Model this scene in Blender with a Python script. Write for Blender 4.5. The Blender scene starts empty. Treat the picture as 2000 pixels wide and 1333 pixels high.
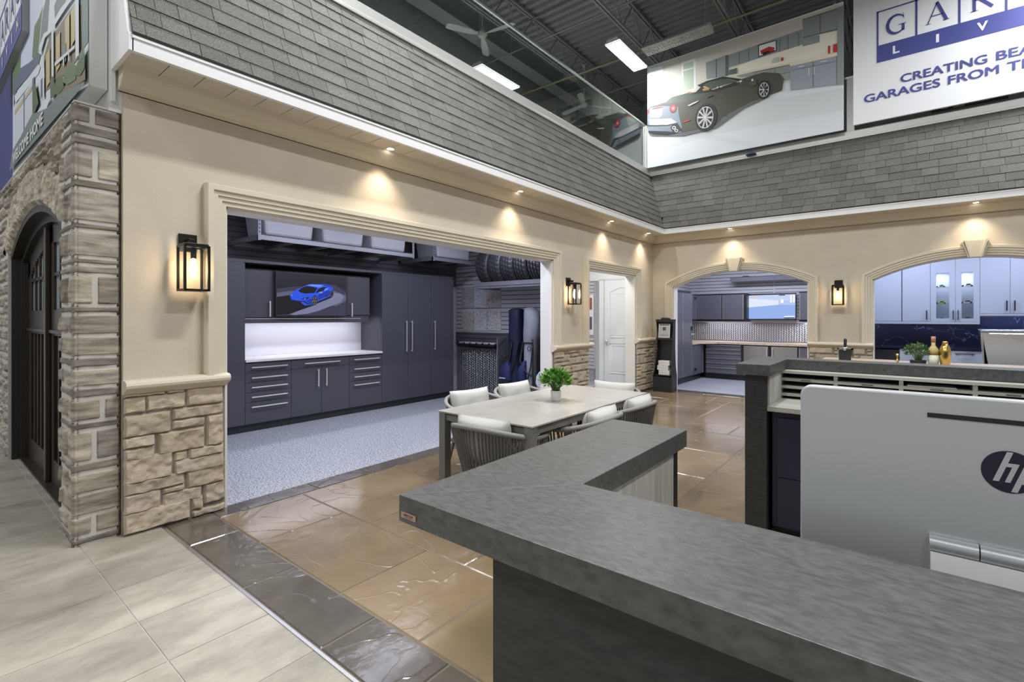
import bpy, math, random
from mathutils import Vector, Matrix, noise
C = bpy.context.scene.collection
R = random.Random(7)
PI = math.pi
# ------------------------------------------------------------------ camera
FPX, CU, CV, EYE = 956.0, 1000.0, 619.0, 1.42
TH = math.atan(765/956)
SN, CS = math.sin(TH), math.cos(TH)
cam_d = bpy.data.cameras.new('camera'); cam = bpy.data.objects.new('camera', cam_d); C.objects.link(cam)
cam_d.sensor_width = 36; cam_d.lens = FPX/2000*36; cam_d.shift_y = -(666.5-CV)/2000
cam_d.clip_start = 0.05; cam_d.clip_end = 100
cam.location = (0, 0, EYE); cam.rotation_euler = (PI/2, 0, TH)
bpy.context.scene.camera = cam
# ------------------------------------------------------------------ exposure, world
sc = bpy.context.scene
sc.view_settings.view_transform = 'Standard'; sc.view_settings.look = 'None'
sc.view_settings.gamma = 1; sc.view_settings.use_curve_mapping = False
sc.view_settings.exposure = 0.14
try:
    sc.cycles.use_denoising = True
    sc.cycles.max_bounces = 8; sc.cycles.diffuse_bounces = 4; sc.cycles.glossy_bounces = 4
    sc.cycles.transparent_max_bounces = 16; sc.cycles.transmission_bounces = 6
    sc.cycles.sample_clamp_indirect = 6; sc.cycles.caustics_reflective = False; sc.cycles.caustics_refractive = False
except Exception: pass
W = bpy.data.worlds.new('world'); sc.world = W; W.use_nodes = True
bg = W.node_tree.nodes['Background']; bg.inputs[0].default_value = (0.93, 0.97, 1.0, 1); bg.inputs[1].default_value = 0.30
def area(name, loc, size, power, color=(1,1,1), rot=(0,0,0), sy=None, spread=None):
    d = bpy.data.lights.new(name, 'AREA'); d.energy = power; d.color = color; d.size = size
    if sy: d.shape = 'RECTANGLE'; d.size_y = sy
    if spread: d.spread = spread
    o = bpy.data.objects.new(name, d); C.objects.link(o); o.location = loc; o.rotation_euler = rot
    return o
WARM = (1.0, 0.80, 0.58); COOL = (0.74, 0.79, 1.0); DAY = (0.97, 0.99, 1.0)
# bank of hall lights overhead (each sits in a ceiling fixture built further down)
HALL = [(-4.09, 8.6), (-6.57, 7.7), (-4.09, 2.9), (-1.0, 2.9), (2.2, 2.9), (-4.09, -2.6), (-1.0, -2.6), (2.2, -2.6), (2.2, 8.6), (-7.6, -2.6), (-10, -2.6)]
for x, y in HALL:
    area('hall_lamp', (x, y, 6.33), 0.28, 75 if (x, y) == (-4.09, 8.6) else 60 if y < 0 else 175, DAY, sy=1.18)
# garage bay and back rooms
for y in (2.1, 3.7, 5.3):
    area('bay_lamp', (-4.75, y, 2.84), 0.3, 30, COOL, sy=1.1)
area('office_lamp', (-4.7, 8.0, 2.9), 0.5, 34, DAY, sy=0.9)
for x in (-2.9, -1.7):
    area('shop_lamp', (x, 10.7, 2.84), 0.9, 34, COOL, sy=0.5)
for x in (0.0, 1.6):
    area('kitchen_lamp', (x, 10.2, 2.84), 0.9, 27, (0.68, 0.76, 1.0), sy=0.5)
# ------------------------------------------------------------------ pixel -> point on a real plane
def ray(u, v):
    a = (u-CU)/FPX; b = (CV-v)/FPX
    return Vector((-SN + a*CS, CS + a*SN, b))
def P(u, v, x=None, y=None, z=None):
    d = ray(u, v)
    t = x/d.x if x is not None else (y/d.y if y is not None else (z-EYE)/d.z)
    return Vector((d.x*t, d.y*t, EYE+d.z*t))
def ya(u, X): return P(u, CV, x=X).y
def xa(u, Y): return P(u, CV, y=Y).x
# ------------------------------------------------------------------ mesh builder
WL = {}
class MB:
    def __init__(s): s.v=[]; s.f=[]; s.m=[]; s.t=[]; s.s=[]; s.c=(1,1,1)
    def add(s, vs, fs, m=0, c=None, sm=False):
        n=len(s.v); s.v += [Vector(p) for p in vs]
        for f in fs:
            s.f.append([i+n for i in f]); s.m.append(m); s.t.append(c or s.c); s.s.append(sm)
        return s
    def box(s,x0,x1,y0,y1,z0,z1,m=0,c=None):
        if x0>x1:x0,x1=x1,x0
        if y0>y1:y0,y1=y1,y0
        if z0>z1:z0,z1=z1,z0
        vs=[(x,y,z) for z in (z0,z1) for y in (y0,y1) for x in (x0,x1)]
        return s.add(vs,[(0,2,3,1),(4,5,7,6),(0,1,5,4),(2,6,7,3),(0,4,6,2),(1,3,7,5)],m,c)
    def hexa(s,vs,m=0,c=None):   # bottom 4 ccw, top 4 ccw
        return s.add(vs,[(3,2,1,0),(4,5,6,7),(0,1,5,4),(1,2,6,5),(2,3,7,6),(3,0,4,7)],m,c)
    def quad(s,a,b,c_,d,m=0,c=None): return s.add([a,b,c_,d],[(0,1,2,3)],m,c)
    def prism(s,pts,fn,h0,h1,m=0,c=None,sm=False):   # pts 2d polygon, fn(a,b,h)->xyz
        n=len(pts); vs=[fn(a,b,h0) for a,b in pts]+[fn(a,b,h1) for a,b in pts]
        fs=[list(range(n))[::-1],list(range(n,2*n))]
        s.add(vs,fs,m,c); k=len(s.v)-2*n
        for i in range(n):
            j=(i+1)%n; s.f.append([k+i,k+j,k+n+j,k+n+i]); s.m.append(m); s.t.append(c or s.c); s.s.append(sm)
        return s
    def loft(s,secs,m=0,c=None,cap=True,sm=True,close=True):  # secs: list of rings of points
        n=len(secs[0]); vs=[p for r in secs for p in r]; fs=[]
        for i in range(len(secs)-1):
            for j in range(n if close else n-1):
                k=(j+1)%n; fs.append((i*n+j,i*n+k,(i+1)*n+k,(i+1)*n+j))
        s.add(vs,fs,m,c,sm)
        if cap:
            s.add(secs[0],[list(range(n))[::-1]],m,c); s.add(secs[-1],[list(range(n))],m,c)
        return s
    def lathe(s,prof,base=(0,0,0),axis='z',n=24,m=0,c=None,sm=True,cap=True):
        secs=[]
        for r,h in prof:
            ring=[]
            for i in range(n):
                a=2*PI*i/n; p=(r*math.cos(a),r*math.sin(a),h)
                if axis=='x': p=(h,p[0],p[1])
                elif axis=='y': p=(p[1],h,p[0])
                ring.append(Vector(p)+Vector(base))
            secs.append(ring)
        return s.loft(secs,m,c,cap,sm)
    def tube(s,pts,r,n=8,m=0,c=None,cap=True):
        pts=[Vector(p) for p in pts]; secs=[]; up=None
        rs=r if isinstance(r,(list,tuple)) else [r]*len(pts)
        for i,p in enumerate(pts):
            t=(pts[min(i+1,len(pts)-1)]-pts[max(i-1,0)]).normalized()
            if up is None:
                up=Vector((0,0,1)) if abs(t.z)<.9 else Vector((1,0,0))
            a=t.cross(up)
            if a.length<1e-5: a=t.cross(Vector((0,1,0)))
            a.normalize(); b=a.cross(t).normalized(); up=b
            secs.append([p+a*rs[i]*math.cos(2*PI*k/n)+b*rs[i]*math.sin(2*PI*k/n) for k in range(n)])
        return s.loft(secs,m,c,cap,True)
    def xf(s,mat,start=0):
        for i in range(start,len(s.v)): s.v[i]=mat@s.v[i]
        return s
    def build(s,name,mats,parent=None,bevel=0,loc=None,subsurf=0,recalc=True):
        if not isinstance(mats,(list,tuple)): mats=[mats]
        xs=[p.x for p in s.v]; ys=[p.y for p in s.v]; zs=[p.z for p in s.v]
        o0=Vector(((min(xs)+max(xs))/2,(min(ys)+max(ys))/2,min(zs) if parent is None else (min(zs)+max(zs))/2)) if loc is None else Vector(loc)
        me=bpy.data.meshes.new(name); me.from_pydata([p-o0 for p in s.v],[],s.f)
        for m in mats: me.materials.append(m)
        me.polygons.foreach_set('material_index',s.m); me.polygons.foreach_set('use_smooth',s.s)
        if True:
            at=me.color_attributes.new('tint','FLOAT_COLOR','CORNER'); buf=[]
            for f,t in zip(s.f,s.t): buf += [t[0],t[1],t[2],1.0]*len(f)
            at.data.foreach_set('color',buf)
        me.validate(); me.update()
        if recalc:
            import bmesh
            b=bmesh.new(); b.from_mesh(me); bmesh.ops.recalc_face_normals(b,faces=b.faces[:]); b.to_mesh(me); b.free()
        o=bpy.data.objects.new(name,me); C.objects.link(o)
        WL[o.name]=o0
        if parent is not None:
            o.parent=parent; o.location=o0-WL[parent.name]
        else: o.location=o0
        if bevel:
            b=o.modifiers.new('edge','BEVEL'); b.width=bevel; b.segments=2; b.limit_method='ANGLE'
        if subsurf:
            b=o.modifiers.new('smooth','SUBSURF'); b.levels=subsurf; b.render_levels=subsurf
        return o
def box(x0,x1,y0,y1,z0,z1): return MB().box(x0,x1,y0,y1,z0,z1)
def thing(name,label,cat,loc=(0,0,0),group=None):
    o=bpy.data.objects.new(name,None); C.objects.link(o); o.empty_display_size=.1
    o.location=loc; WL[o.name]=Vector(loc); return tag(o,label,cat,group)
def tag(o,label,cat,group=None,kind=None):
    o['label']=label; o['category']=cat
    if group: o['group']=group
    if kind: o['kind']=kind
    return o
def struct(o): o['kind']='structure'; return o
def sempty(name,loc):
    o=bpy.data.objects.new(name,None); C.objects.link(o); o.location=loc; WL[o.name]=Vector(loc); o['kind']='structure'; return o
def dup(root,loc,rotz=0,label=None,group=None):
    def cp(o,par):
        c=o.copy(); C.objects.link(c)
        if par is not None: c.parent=par
        for ch in list(o.children): cp(ch,c)
        return c
    r=cp(root,None); r.location=loc; r.rotation_euler=(0,0,rotz); WL[r.name]=Vector(loc)
    if label: r['label']=label
    if group: r['group']=group
    return r
# ------------------------------------------------------------------ materials
def M(name,col,rough=.5,metal=0,var=0,vscale=4,bump=0,bscale=40,coat=0,tint=False,emis=None,es=0,stretch=None,alpha=None,detail=6,col2=None,thr=None,spec=None,nrough=.5,bdist=.004,bdetail=4,wave=None):
    m=bpy.data.materials.new(name); m.use_nodes=True; nt=m.node_tree; N=nt.nodes; L=nt.links
    b=N['Principled BSDF']; b.inputs['Roughness'].default_value=rough; b.inputs['Metallic'].default_value=metal
    col=tuple(col)+(1,) if len(col)==3 else col
    b.inputs['Base Color'].default_value=col
    if spec is not None: b.inputs['Specular IOR Level'].default_value=spec
    if coat: b.inputs['Coat Weight'].default_value=coat; b.inputs['Coat Roughness'].default_value=.13
    g=N.new('ShaderNodeNewGeometry'); src=g.outputs['Position']
    if stretch:
        mp=N.new('ShaderNodeMapping'); mp.inputs['Scale'].default_value=stretch; L.new(src,mp.inputs[0]); src=mp.outputs[0]
    out=None
    if var or col2:
        n=N.new('ShaderNodeTexNoise'); n.inputs['Scale'].default_value=vscale; n.inputs['Detail'].default_value=detail; n.inputs['Roughness'].default_value=nrough; L.new(src,n.inputs['Vector'])
        r=N.new('ShaderNodeValToRGB'); L.new(n.outputs['Fac'],r.inputs[0])
        if thr: r.color_ramp.elements[0].position,r.color_ramp.elements[1].position=thr
        else: r.color_ramp.elements[0].position=.3; r.color_ramp.elements[1].position=.7
        if col2: r.color_ramp.elements[0].color=col; r.color_ramp.elements[1].color=tuple(col2)+(1,)
        else:
            r.color_ramp.elements[0].color=tuple(c*(1-var) for c in col[:3])+(1,); r.color_ramp.elements[1].color=tuple(min(1,c*(1+var)) for c in col[:3])+(1,)
        out=r.outputs[0]
    if tint:
        a=N.new('ShaderNodeAttribute'); a.attribute_name='tint'
        mx=N.new('ShaderNodeMix'); mx.data_type='RGBA'; mx.blend_type='MULTIPLY'; mx.inputs[0].default_value=1
        if out: L.new(out,mx.inputs[6])
        else: mx.inputs[6].default_value=col
        L.new(a.outputs['Color'],mx.inputs[7]); out=mx.outputs[2]
    if out: L.new(out,b.inputs['Base Color'])
    if bump:
        n=N.new('ShaderNodeTexNoise'); n.inputs['Scale'].default_value=bscale; n.inputs['Detail'].default_value=bdetail; L.new(src,n.inputs['Vector'])
        bp=N.new('ShaderNodeBump'); bp.inputs['Strength'].default_value=bump; bp.inputs['Distance'].default_value=bdist
        L.new(n.outputs['Fac'],bp.inputs['Height']); L.new(bp.outputs[0],b.inputs['Normal'])
        if wave:   # sparse ridges laid over the noise
            w=N.new('ShaderNodeTexNoise'); w.inputs['Scale'].default_value=wave[0]; w.inputs['Detail'].default_value=2; w.inputs['Distortion'].default_value=wave[2]; L.new(src,w.inputs['Vector'])
            q=N.new('ShaderNodeMath'); q.operation='SUBTRACT'; L.new(w.outputs['Fac'],q.inputs[0]); q.inputs[1].default_value=.5
            q2=N.new('ShaderNodeMath'); q2.operation='ABSOLUTE'; L.new(q.outputs[0],q2.inputs[0])
            q3=N.new('ShaderNodeMapRange'); q3.inputs[1].default_value=0; q3.inputs[2].default_value=.018; q3.inputs[3].default_value=1; q3.inputs[4].default_value=0; L.new(q2.outputs[0],q3.inputs[0])
            q5=N.new('ShaderNodeMath'); q5.operation='MULTIPLY'; L.new(n.outputs['Fac'],q5.inputs[0]); q5.inputs[1].default_value=wave[1]
            q4=N.new('ShaderNodeMath'); q4.operation='ADD'; L.new(q3.outputs[0],q4.inputs[0]); L.new(q5.outputs[0],q4.inputs[1])
            L.new(q4.outputs[0],bp.inputs['Height'])
    if emis: b.inputs['Emission Color'].default_value=tuple(emis)+(1,); b.inputs['Emission Strength'].default_value=es
    if alpha is not None: b.inputs['Alpha'].default_value=alpha
    return m
def glassmat(name,refl=.25,tintc=(.9,.96,.93)):
    m=bpy.data.materials.new(name); m.use_nodes=True; nt=m.node_tree; N=nt.nodes; L=nt.links
    N.remove(N['Principled BSDF']); o=N['Material Output']
    t=N.new('ShaderNodeBsdfTransparent'); t.inputs[0].default_value=tuple(tintc)+(1,)
    g=N.new('ShaderNodeBsdfGlossy'); g.inputs['Roughness'].default_value=.01
    fr=N.new('ShaderNodeLayerWeight'); fr.inputs[0].default_value=.5
    pw=N.new('ShaderNodeMath'); pw.operation='POWER'; pw.inputs[1].default_value=3.2; L.new(fr.outputs['Facing'],pw.inputs[0])
    mu=N.new('ShaderNodeMath'); mu.operation='MULTIPLY_ADD'; mu.inputs[1].default_value=refl*5; mu.inputs[2].default_value=.03; mu.use_clamp=True; L.new(pw.outputs[0],mu.inputs[0])
    mx=N.new('ShaderNodeMixShader'); L.new(mu.outputs[0],mx.inputs[0]); L.new(t.outputs[0],mx.inputs[1]); L.new(g.outputs[0],mx.inputs[2]); L.new(mx.outputs[0],o.inputs[0])
    return m
m_tile=M('pale_stone_tile',(.25,.225,.19),.5,col2=(.465,.42,.352),vscale=2.6,thr=(.30,.62),tint=True,bump=.15,bscale=30,stretch=(2.0,.9,1),detail=14,nrough=.66)
m_grout=M('grout',(.42,.40,.36),.8)
m_groutd=M('dark_grout',(.16,.13,.10),.35)
m_stamp=M('brown_stamped_concrete',(.15,.108,.062),.2,col2=(.30,.215,.125),vscale=1.3,thr=(.28,.7),tint=True,bump=.42,bscale=7,coat=.5,detail=8,bdist=.004,bdetail=4,wave=(1.3,3.2,1.6))
m_slate=M('dark_stamped_concrete',(.075,.064,.052),.17,col2=(.145,.125,.105),vscale=2.5,tint=True,bump=.45,bscale=8,coat=.5,bdist=.004,bdetail=4,wave=(1.5,3.2,1.6))
m_speck=M('speckled_epoxy',(.06,.065,.085),.4,col2=(.56,.57,.62),vscale=75,thr=(.36,.60),detail=3)
m_stucco=M('beige_stucco',(.60,.53,.425),.85,var=.05,vscale=3,bump=.5,bscale=110,bdist=.003)
m_trim=M('cream_moulding',(.68,.615,.49),.55,bump=.1,bscale=200)
m_white=M('white_paint',(.82,.82,.82),.45)
m_jamb=M('cream_jamb',(.80,.77,.71),.5)
m_stoneA=M('buff_cut_stone',(.44,.37,.29),.85,col2=(.55,.48,.385),vscale=9,thr=(.3,.7),tint=True,bump=.5,bscale=60,bdist=.006)
m_mortA=M('grey_mortar',(.24,.22,.20),.9)
m_stoneB=M('grey_banded_stone',(.19,.165,.14),.85,col2=(.56,.505,.43),vscale=3.2,thr=(.30,.66),tint=True,bump=.7,bscale=40,stretch=(1.4,1.4,9),bdist=.006,detail=8)
m_mortB=M('pale_mortar',(.55,.53,.49),.9,bump=.4,bscale=50)
m_shing=M('asphalt_shingle',(.07,.068,.062),.95,col2=(.20,.195,.178),vscale=170,thr=(.35,.65),tint=True,detail=3,bump=.5,bscale=200)
m_roofblack=M('underlay_black',(.02,.02,.02),.9)  # near-black underlay and drip edges of the shingle roofs
m_alum=M('brushed_aluminium',(.72,.72,.72),.35,1)
m_alupaint=M('pale_grey_metal',(.58,.58,.56),.4,.2)
m_black=M('satin_black',(.02,.02,.022),.4)
m_blackmetal=M('black_metal',(.018,.016,.015),.35,.5)
m_chrome=M('chrome',(.9,.9,.9),.12,1)
m_steel=M('stainless_steel',(.62,.62,.62),.22,1)
m_cab=M('slate_grey_cabinet',(.068,.067,.083),.36)
m_cabt=M('dark_toe_kick',(.035,.035,.04),.5)
m_wtop=M('pale_worktop',(.76,.72,.68),.4)
m_splash=M('white_splash_panel',(.72,.70,.74),.35)
m_glass=glassmat('clear_glass',.10,(.97,.98,.98))
m_rail=glassmat('railing_glass',.13,(.88,.93,.90))
m_ctop=M('charcoal_stone_top',(.050,.050,.048),.38,col2=(.125,.13,.125),vscale=38,thr=(.22,.78),detail=9,bump=.15,bscale=120,stretch=(1,2.4,1.5))
m_cdark=M('charcoal_stone_side',(.020,.020,.020),.5,col2=(.040,.040,.039),vscale=24,detail=10,stretch=(1,1,2.4))
m_oak=M('grey_oak_veneer',(.30,.29,.26),.5,col2=(.50,.49,.46),vscale=10,stretch=(3,3,.22),detail=8)
m_oakh=M('grey_oak_horizontal',(.30,.29,.25),.5,col2=(.44,.43,.38),vscale=10,stretch=(.3,3,5),detail=8)
m_ink=M('navy_ink',(.055,.065,.26),.5)
m_paper=M('white_print',(.80,.81,.84),.5)
# ------------------------------------------------------------------ text as geometry
def text_geo(s,bold=0.0,shear=0.0,spacing=1.0):
    cu=bpy.data.curves.new('t','FONT'); cu.body=s; cu.size=1; cu.offset=bold; cu.shear=shear; cu.space_character=spacing; cu.resolution_u=4
    o=bpy.data.objects.new('t',cu); C.objects.link(o)
    dg=bpy.context.evaluated_depsgraph_get(); me=o.evaluated_get(dg).to_mesh()
    vs=[v.co.copy() for v in me.vertices]; fs=[list(p.vertices) for p in me.polygons]
    o.evaluated_get(dg).to_mesh_clear(); bpy.data.objects.remove(o); bpy.data.curves.remove(cu)
    x0=min(v.x for v in vs); x1=max(v.x for v in vs); y0=min(v.y for v in vs); y1=max(v.y for v in vs)
    return vs,fs,(x0,x1,y0,y1)
def put_text(mb,s,fn,a0,a1,b0,b1,m=0,bold=.0,shear=0,spacing=1.0):
    vs,fs,(x0,x1,y0,y1)=text_geo(s,bold,shear,spacing)
    mb.add([fn(a0+(v.x-x0)/(x1-x0)*(a1-a0), b0+(v.y-y0)/(y1-y0)*(b1-b0)) for v in vs],fs,m)
# ================================================================== SETTING
XL, YB = -3.94, 9.47          # left wall face, back wall face
SOZ = 3.0                     # soffit height
# ---- ashlar packer
def pack(w,h,uw,uh,sizes,rnd):
    nx=max(1,round(w/uw)); ny=max(1,round(h/uh)); uw=w/nx; uh=h/ny
    g=[[0]*nx for _ in range(ny)]; out=[]
    for j in range(ny):
        for i in range(nx):
            if g[j][i]: continue
            opts=sizes[:]; rnd.shuffle(opts); opts.append((1,1))
            for (a,b) in opts:
                if i+a<=nx and j+b<=ny and all(not g[j+q][i+p] for p in range(a) for q in range(b)):
                    for p in range(a):
                        for q in range(b): g[j+q][i+p]=1
                    out.append((i*uw,j*uh,(i+a)*uw,(j+b)*uh)); break
    return out
def tile_mesh(mb,rects,x0,y0,gap,mi,tints,z=0.0,ch=.004,depth=.005,rnd=R):
    for (a,b,c,d) in rects:
        t=rnd.uniform(*tints); t=(t,t*rnd.uniform(.99,1.01),t*rnd.uniform(.97,1.01))
        X0,X1,Y0,Y1=x0+a+gap,x0+c-gap,y0+b+gap,y0+d-gap
        mb.add([(X0,Y0,z-depth),(X1,Y0,z-depth),(X1,Y1,z-depth),(X0,Y1,z-depth),(X0+ch,Y0+ch,z),(X1-ch,Y0+ch,z),(X1-ch,Y1-ch,z),(X0+ch,Y1-ch,z)],
               [(4,5,6,7),(0,1,5,4),(1,2,6,5),(2,3,7,6),(3,0,4,7)],mi,t)
fl=MB()
# pale tiles
T=.41; tr=[]
for row in range(-7,2):
    yb=.69+.82*row if row<=0 else .69
    y0=yb if row<=0 else .69; y1=(yb+.82) if row<=0 else 1.105
    if row==0: continue
    for k in range(-24,12):
        x0=-2.366+T*k
        if row==1 and x0< -4.05: tr.append((x0,y0,x0+T,.745)); continue
        tr.append((x0,y0,x0+T,y1))
tr=[(a,b,c,d) for (a,b,c,d) in tr]
tile_mesh(fl,[(a,b-.0,c,d) for a,b,c,d in tr],0,0,.002,0,(.86,1.04),ch=.0015,depth=.003)
fl.box(-12.5,5,-5.1,.69,-.05,-.003,1); fl.box(-4.2,5,.69,1.10,-.05,-.003,1)
fl.box(-12.5,-4.2,.69,1.0,-.05,-.001,1)
# stamped slate border and brown field
rb=random.Random(3)
bord=[]; x=-3.95
while x<5:
    w=rb.choice((.5,.62,.75)); bord.append((x,1.12,min(x+w,5),1.41)); x+=w
y=1.41
while y<9.2:
    w=rb.choice((.5,.62,.75)); bord.append((-3.97,y,-3.77,min(y+w,9.2))); y+=w
x=-3.97
while x<5:
    w=rb.choice((.5,.62,.75)); bord.append((x,9.2,min(x+w,5),9.5)); x+=w
tile_mesh(fl,bord,0,0,.004,3,(.85,1.15),ch=.006,depth=.006)
fld=pack(8.77,7.79,.305,.305,[(2,2),(3,2),(2,3),(3,3),(4,2),(3,2),(2,1)],rb)
tile_mesh(fl,fld,-3.77,1.41,.004,2,(.88,1.12),ch=.006,depth=.006)
fl.box(-3.97,5,1.10,9.5,-.05,-.0055,5)
# speckled garage / shop floors
fl.box(-7.3,-3.97,1.0,9.47,-.05,-.001,4); fl.box(-4.2,-.6,9.5,12.5,-.05,-.001,4); fl.box(-.6,4,9.5,12.5,-.05,-.001,4)
floor=struct(fl.build('floor',[m_tile,m_grout,m_stamp,m_slate,m_speck,m_groutd]))
struct(box(-3.93,5,1.098,1.112,-.004,.004).build('trim_1',m_alum))

# ---- walls
TW=.17
def FX(off=0): return lambda a,b,h: (XL+h, a, b)      # left wall: a=y, b=z, h outward
def FY(off=0): return lambda a,b,h: (a, YB-h, b)      # back wall: a=x, b=z, h towards room
w=MB()
O1=(1.504,5.84,2.237); O2=(6.86,8.62,2.2)
for (a,b,z0) in ((.90,O1[0],0),(O1[0],O1[1],O1[2]),(O1[1],O2[0],0),(O2[0],O2[1],O2[2]),(O2[1],YB,0)):
    w.box(XL-TW,XL,a,b,z0,SOZ+.02)
wl=struct(w.build('wall_left',m_stucco))
ARCH=[(-3.53,-1.24,2.0,.275),(-.376,1.946,2.0,.285)]
def arch_z(a,x):
    x0,x1,zs,r=a; hw=(x1-x0)/2; Rr=(hw*hw+r*r)/(2*r); xc=(x0+x1)/2
    return zs+r-Rr+math.sqrt(max(0,Rr*Rr-(x-xc)**2))
w=MB(); xs=XL-TW
def awall(mb,arch,n,z1,y0,y1):
    x0,x1=arch[0],arch[1]
    for i in range(n):
        a=x0+(x1-x0)*i/n; b=x0+(x1-x0)*(i+1)/n; za,zb=arch_z(arch,a),arch_z(arch,b)
        mb.hexa([(a,y0,za),(b,y0,zb),(b,y1,zb),(a,y1,za),(a,y0,z1),(b,y0,z1),(b,y1,z1),(a,y1,z1)])
w.box(XL-TW,ARCH[0][0],YB,YB+TW,0,SOZ+.02); w.box(ARCH[0][1],ARCH[1][0],YB,YB+TW,0,SOZ+.02); w.box(ARCH[1][1],4.2,YB,YB+TW,0,SOZ+.02)
for a in ARCH: awall(w,a,40,SOZ+.02,YB,YB+TW)
wb=struct(w.build('wall_back',m_stucco))
# white jamb liners
w=MB()
for (a,b,zt) in (O1,O2):
    w.box(XL-TW-.02,XL+.004,a-.001,a+.018,0,zt); w.box(XL-TW-.02,XL+.004,b-.018,b+.001,0,zt); w.box(XL-TW-.02,XL+.004,a,b,zt-.018,zt+.001)
for ar in ARCH:
    w.box(ar[0]-.001,ar[0]+.018,YB-.004,YB+TW+.02,0,ar[2]); w.box(ar[1]-.018,ar[1]+.001,YB-.004,YB+TW+.02,0,ar[2])
    n=40
    for i in range(n):
        a=ar[0]+(ar[1]-ar[0])*i/n; b=ar[0]+(ar[1]-ar[0])*(i+1)/n; za,zb=arch_z(ar,a),arch_z(ar,b)
        w.hexa([(a,YB-.004,za-.018),(b,YB-.004,zb-.018),(b,YB+TW+.02,zb-.018),(a,YB+TW+.02,za-.018),(a,YB-.004,za+.001),(b,YB-.004,zb+.001),(b,YB+TW+.02,zb+.001),(a,YB+TW+.02,za+.001)])
w.build('jamb_liner',m_jamb,wl)
# ---- mouldings
PROF=[(0,0),(0,.035),(.028,.035),(.033,.05),(.060,.05),(.065,.064),(.094,.064),(.099,.082),(.135,.082),(.142,.07),(.142,0)]
def sweep(mb,path,prof,fn,m=0,side=1):
    n=len(path); rings=[]
    for i in range(n):
        p=Vector(path[i]); d1=(p-Vector(path[i-1])).normalized() if i>0 else None; d2=(Vector(path[i+1])-p).normalized() if i<n-1 else None
        if d1 is None: d1=d2
        if d2 is None: d2=d1
        n1=Vector((-d1.y,d1.x)); n2=Vector((-d2.y,d2.x)); nn=(n1+n2).normalized(); k=1/max(.3,nn.dot(n1))
        rings.append([fn(p.x+nn.x*o*k*side,p.y+nn.y*o*k*side,h) for (o,h) in prof])
    mb.loft(rings,m,None,True,False)
RAILZ=1.0
for (a,b,zt) in (O1,O2):
    t=MB(); sweep(t,[(a,RAILZ-.0),(a,zt),(b,zt),(b,RAILZ)],PROF,lambda p,q,h:(XL+h,p,q)); t.build('opening_trim',m_trim,wl)
for ar in ARCH:
    path=[(ar[0],RAILZ),(ar[0],ar[2]-.02)]+[(ar[0]+(ar[1]-ar[0])*i/32,arch_z(ar,ar[0]+(ar[1]-ar[0])*i/32)) for i in range(33)]+[(ar[1],ar[2]-.02),(ar[1],RAILZ)]
    t=MB(); sweep(t,path,PROF,lambda p,q,h:(p,YB-h,q)); t.build('arch_trim',m_trim,wb)
    xc=(ar[0]+ar[1])/2; zt=ar[2]+ar[3]
    t=MB(); t.prism([(xc-.045,zt-.03),(xc+.045,zt-.03),(xc+.10,zt+.20),(xc-.10,zt+.20)],lambda p,q,h:(p,YB-h,q),.0,.115)
    for sgn in (-1,1):
        t.prism([(xc+sgn*.045,zt-.035),(xc+sgn*.062,zt-.035),(xc+sgn*.125,zt+.205),(xc+sgn*.10,zt+.205)],lambda p,q,h:(p,YB-h,q),.0,.14)
        t.prism([(xc+sgn*.066,zt-.03),(xc+sgn*.078,zt-.03),(xc+sgn*.145,zt+.19),(xc+sgn*.130,zt+.19)],lambda p,q,h:(p,YB-h,q),.0,.12)
    t.build('keystone',m_trim,wb)
# chair rail : half-round nose over cove
RP=[(0,0),(0,.045),(.012,.052),(.022,.062),(.03,.085),(.045,.105),(.062,.110),(.078,.104),(.088,.085),(.092,.06),(.092,0)]
def rail(mb,fn,a,b,z=.915):
    mb.loft([[fn(a,z+q,h) for q,h in RP],[fn(b,z+q,h) for q,h in RP]],0,None,True,False)
t=MB(); f=lambda a,b,h:(XL+h-.01,a,b)
for a,b in ((.895,1.512),(5.82,6.91),(8.60,9.40)): rail(t,f,a,b)
t.build('chair_rail',m_trim,wl,bevel=0)
t=MB(); f=lambda a,b,h:(a,YB-h+.01,b)
for a,b in ((-3.88,-3.52),(-1.25,-.366),(1.94,4)): rail(t,f,a,b)
t.build('chair_rail',m_trim,wb)
# stone wainscot: rock-faced blocks in one piece per pier
def stone(mb,O,U,V,N,w,h,depth,amp,seed,c,m=0,step=.03,skip=None,edge=.018,rough=14):
    nx=max(3,int(w/step)); ny=max(3,int(h/step)); vs=[]; 
    for j in range(ny+1):
        for i in range(nx+1):
            a=w*i/nx; b=h*j/ny
            e=min(a,w-a,b,h-b); k=min(1,e/edge); k=math.sin(k*PI/2)
            q=Vector((O+U*a+V*b))*rough
            nz=noise.noise(q+Vector((seed,0,0)))*.6+noise.noise(q*2.3+Vector((0,seed,0)))*.4
            rid=abs(noise.noise(q*.6+Vector((seed,seed,0))))
            d=(depth+amp*(nz+.6-rid*1.2))*k
            ja=(noise.noise(q*1.5+Vector((9,seed,1)))*.006) if 0<k<1 or e==0 else 0
            vs.append(O+U*(a+(ja if 0<i<nx else ja*.5))+V*(b+(ja if 0<j<ny else ja*.5))+N*max(0,d))
    fs=[]
    for j in range(ny):
        for i in range(nx):
            ids=(j*(nx+1)+i,j*(nx+1)+i+1,(j+1)*(nx+1)+i+1,(j+1)*(nx+1)+i)
            if skip:
                ce=(vs[ids[0]]+vs[ids[2]])/2
                if skip(ce): continue
            fs.append(ids)
    mb.add(vs,fs,m,c)
def warm(rnd,lo=.82,hi=1.1):
    t=rnd.uniform(lo,hi); return (t,t*rnd.uniform(.96,1.0),t*rnd.uniform(.90,1.0))
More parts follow.
